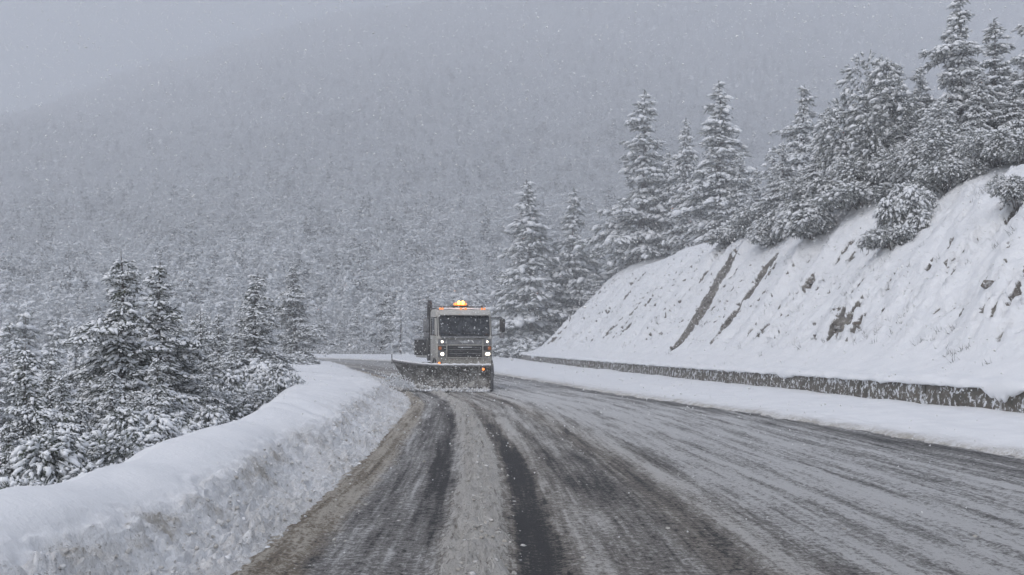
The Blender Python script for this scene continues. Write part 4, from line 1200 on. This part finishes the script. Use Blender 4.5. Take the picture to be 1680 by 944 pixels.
# a little snow on the roof
kx_, ky_ = 22, 16
X_, Y_ = np.meshgrid(np.linspace(-1.1, 1.1, kx_), np.linspace(.42, 1.85, ky_), indexing='ij')
Zg = 3.385 + .07 * np.clip(np.sin((X_ + 1.1) / 2.2 * np.pi), 0, 1) ** .3 * np.clip(np.sin((Y_ - .42) / 1.43 * np.pi), 0, 1) ** .3 + .012 * fbm(X_ * 4, Y_ * 4, 2)
link('snow_cap', mesh_from('snow_cap', np.stack([X_, Y_, Zg], -1).reshape(-1, 3), grid_faces(kx_, ky_, True), MAT['snow']), cab)

# plough: curved mouldboard, flared at the discharge end
pl = bpy.data.objects.new('snow_plough', None); COL.objects.link(pl); pl.parent = truck
pl.location = (-1.02, -1.75, 0); pl.rotation_euler = (0, 0, math.radians(-21))
nx, nz = 40, 14
xs = np.linspace(-1, 1, nx); zs = np.linspace(0, 1, nz)
U, Wv = np.meshgrid(xs, zs, indexing='ij')
flare = np.clip(-U, 0, 1) ** 2
hgt = .98 + .22 * flare
# the discharge end runs out further at the top than at the cutting edge
xw = np.where(U > 0, U * 1.80, U * (1.60 + .60 * Wv ** .8))
curve = -.05 - .30 * (1 - Wv) ** 2 * 0 - (.32 * (2 * Wv - 1) ** 2 - .30) * -1 
yb = .34 * (1 - (2 * Wv - 1.05) ** 2) - .12 * Wv - .26 * flare * Wv ** 2
front = np.stack([xw, yb, .05 + hgt * Wv], -1)
back = front + np.array((0, .045, 0))
V = np.concatenate([front.reshape(-1, 3), back.reshape(-1, 3)])
f1 = grid_faces(nx, nz, False); f2 = grid_faces(nx, nz, True) + nx * nz
edge = []
def idx(i, j): return i * nz + j
for i_ in range(nx - 1):
    edge.append((idx(i_, 0), idx(i_ + 1, 0), idx(i_ + 1, 0) + nx * nz, idx(i_, 0) + nx * nz))
    edge.append((idx(i_ + 1, nz - 1), idx(i_, nz - 1), idx(i_, nz - 1) + nx * nz, idx(i_ + 1, nz - 1) + nx * nz))
for j in range(nz - 1):
    edge.append((idx(0, j + 1), idx(0, j), idx(0, j) + nx * nz, idx(0, j + 1) + nx * nz))
    edge.append((idx(nx - 1, j), idx(nx - 1, j + 1), idx(nx - 1, j + 1) + nx * nz, idx(nx - 1, j) + nx * nz))
mbd = link('mouldboard', mesh_from('mouldboard', V, np.concatenate([f1, f2, np.array(edge)]), MT['plough']), pl)
MB().box(-1.66, 1.81, -.045, -.005 + .03, .0, .17).build('cutting_edge', MT['steel'], mbd)
tl = MB()
tp = front[:, -1]; tl.tube(tp + np.array((0, .02, .01)), .045, 8)
tl.build('top_rail', MT['grey'], mbd)
sn_ = []
for i_ in range(nx): sn_.append(tp[i_] + np.array((0, .03, .05 + .012 * math.sin(i_ * 1.7))))
MB().tube(sn_, [.035 + .014 * abs(math.sin(i_ * .9)) for i_ in range(nx)], 7).build('snow_strip', MAT['snow'], mbd)
for i_ in (3, 12, 20, 28, 36):
    rb_ = MB()
    col_ = back[i_]
    for j in range(nz - 1): rb_.tube([col_[j] + np.array((0, .05, 0)), col_[j + 1] + np.array((0, .05, 0))], .03, 5)
    rb_.build('rib', MT['steel'], mbd)
MB().slab([(1.79, .02), (1.84, .02), (1.84, 1.04), (1.79, 1.04)], -.10, .36).build('end_plate', MT['steel'], pl)
for (x, y_, z0, z1) in ((tp[0][0] + .02, tp[0][1], 1.12, 1.50), (1.81, .1, .98, 1.25)):
    MB().tube([(x, y_, z0), (x, y_, z1)], .02, 6).build('marker_rod', MT['black'], pl)
for (x, z_, mt_) in ((-.30, 1.14, 'amberlit'), (1.50, .90, 'amberlit')):
    ml = MB().box(x - .08, x + .08, -.06, .06, z_ - .05, z_ + .06, .02).build('marker_lamp', MT['steel'], pl)
    MB().lathe([(-.085, .02), (-.08, .045), (-.05, .055)], (x, 0, z_), 'y', 12).build('lens', MT[mt_], ml)
af = MB()
af.tube([(.35, 1.7, .8), (-.3, .42, .5)], .06, 8).tube([(1.25, 1.4, .8), (1.3, .40, .5)], .06, 8).tube([(-.9, .42, .5), (1.3, .42, .5)], .06, 8).tube([(.8, 1.6, 1.0), (.5, .42, .95)], .045, 8)
af.build('push_frame', MT['steel'], pl)

# snow thrown up by the plough blade
rp = np.random.default_rng(55)
k = 7500
M4 = Matrix.Translation(truck.location) @ Matrix.Rotation(math.radians(12), 4, 'Z') @ Matrix.Translation((-1.02, -1.75, 0)) @ Matrix.Rotation(math.radians(-21), 4, 'Z')
xx = np.where(rp.random(k) < .72, -1.2 - rp.gamma(1.6, .42, k), rp.uniform(-1.7, 1.8, k))
sp = np.clip((-xx - .8) / 1.4, .12, 1)
loc = np.stack([xx, rp.normal(-.15, .22, k) + .25 * np.clip(-xx - 1.6, 0, 2), np.abs(rp.normal(0, .32, k)) * sp + .02], -1)
Mn = np.array(M4)
wp = loc @ Mn[:3, :3].T + Mn[:3, 3]
me = scatter_lumps('snow_spray', wp, np.clip(rp.gamma(2, .009, k), .004, .06), MAT['bsnow'], 56, 1.0)
tag(link('snow_spray', me), 'snow thrown up around the plough blade', 'snow spray', kind='stuff')
# rolling heap pushed along in front of the blade, and slush caked on the mouldboard
k = 1500
xx = rp.uniform(-1.75, 1.7, k); hh_ = .07 + .12 * np.clip(-xx, 0, 1.7)
hp = np.stack([xx, -.02 - np.abs(rp.normal(0, .16, k)), np.abs(rp.normal(0, .5, k)) * hh_ + .02], -1)
k2 = 900
x2 = rp.uniform(-1.6, 1.75, k2); w2 = rp.random(k2) ** 1.6
hp = np.concatenate([hp, np.stack([x2, .34 * (1 - (2 * w2 - 1.05) ** 2) - .12 * w2 - .01,   .05 + .96 * w2], -1)])
wp = hp @ Mn[:3, :3].T + Mn[:3, 3]
me = scatter_lumps('pushed_snow', wp, np.concatenate([np.clip(rp.gamma(2, .022, k), .012, .12), np.clip(rp.gamma(2, .010, k2), .006, .05)]), MAT['bank'], 61, .85)
add_attr(me, 'dirt', np.repeat(rp.uniform(.1, 1.0, k + k2), 6))
tag(link('pushed_snow', me), 'heap of slush rolling in front of the plough blade', 'slush', kind='stuff')
# windrow of slush leaving the discharge end
k = 2600
a = rp.random(k) ** 1.4
wl_ = np.stack([-1.75 - rp.normal(0, .25, k) - .15 * a, .1 + 4.5 * a * 0 - .35 + rp.normal(0, .30, k) + .9 * a, .04 + np.abs(rp.normal(0, .07, k))], -1)
wp = wl_ @ Mn[:3, :3].T + Mn[:3, 3]
me = scatter_lumps('slush_windrow', wp, np.clip(rp.gamma(2, .02, k), .01, .11), MAT['bank'], 58, .7)
add_attr(me, 'dirt', np.repeat(rp.uniform(.2, 1.1, k), 6))
tag(link('slush_windrow', me), 'slush lumps piled off the end of the plough blade', 'slush', kind='stuff')
# light given off by the beacon and headlamps
def lamp(name, kind, loc, energy, col, size=.1, aim=None):
    ld = bpy.data.lights.new(name, kind); ld.energy = energy; ld.color = col
    if kind == 'POINT': ld.shadow_soft_size = size
    lo = bpy.data.objects.new(name, ld); COL.objects.link(lo); lo.parent = truck; lo.location = loc
    return lo
lamp('beacon_light', 'POINT', (0, 1.0, 3.85), 22, (1, .38, .08), .12)


# ------------------------------------------------------------------ falling snow
k = 100000
P_ = np.stack([rng.uniform(-22, 26, k), rng.uniform(6.5, 56, k), rng.uniform(.05, 18, k)], -1)
gz = np.where(P_[:, 0] > 9, np.clip((P_[:, 0] - 9) * .9, 0, 12), 0)
P_ = P_[P_[:, 2] > gz + .1]; k = len(P_)
qr = rng.normal(0, 1, (k, 3, 3)); Qr = np.linalg.qr(qr)[0]
tv = np.array([(1, 1, 1), (-1, -1, 1), (-1, 1, -1), (1, -1, -1)], float) / 3 ** .5
tfc = np.array([(0, 1, 2), (0, 3, 1), (0, 2, 3), (1, 3, 2)])
tri = tfc; v = tv[None] * rng.uniform(.7, 1.3, (k, 4, 1))
size = np.clip(rng.gamma(3.0, .0050, k), .004, .030) * np.clip(P_[:, 1] / 26, .42, 1)
v = v * size[:, None, None]
v = np.einsum('kij,kvj->kvi', Qr, v)
v += P_[:, None]
me = mesh_from('falling_snow', v.reshape(-1, 3), (tri[None] + 4 * np.arange(k)[:, None, None]).reshape(-1, 3), m_plain('snowflake', C(.9), .9, spec=.1), True)
tag(link('falling_snow', me), 'snowflakes falling through the air over the road', 'snowflakes', kind='stuff')

# ------------------------------------------------------------------ haze
hv = [(x, y, z) for x in (-1605, 1605) for y in (-65, 1605) for z in (-40, 490)]
hf = [(0, 1, 3, 2), (4, 6, 7, 5), (0, 4, 5, 1), (2, 3, 7, 6), (0, 2, 6, 4), (1, 5, 7, 3)]
hm = bpy.data.materials.new('snowy_air'); hm.use_nodes = True
hn = hm.node_tree.nodes; hn.clear()
pv = hn.new('ShaderNodeVolumePrincipled'); ho = hn.new('ShaderNodeOutputMaterial')
pv.inputs['Color'].default_value = (.955, .965, .985, 1)
pv.inputs['Density'].default_value = 0.0019
pv.inputs['Anisotropy'].default_value = 0.25
hm.node_tree.links.new(pv.outputs[0], ho.inputs['Volume'])
me = bpy.data.meshes.new('haze'); me.from_pydata(hv, [], hf); me.materials.append(hm); me.update()
tag(link('haze', me), 'pale snowy mist filling the whole valley', kind='stuff')
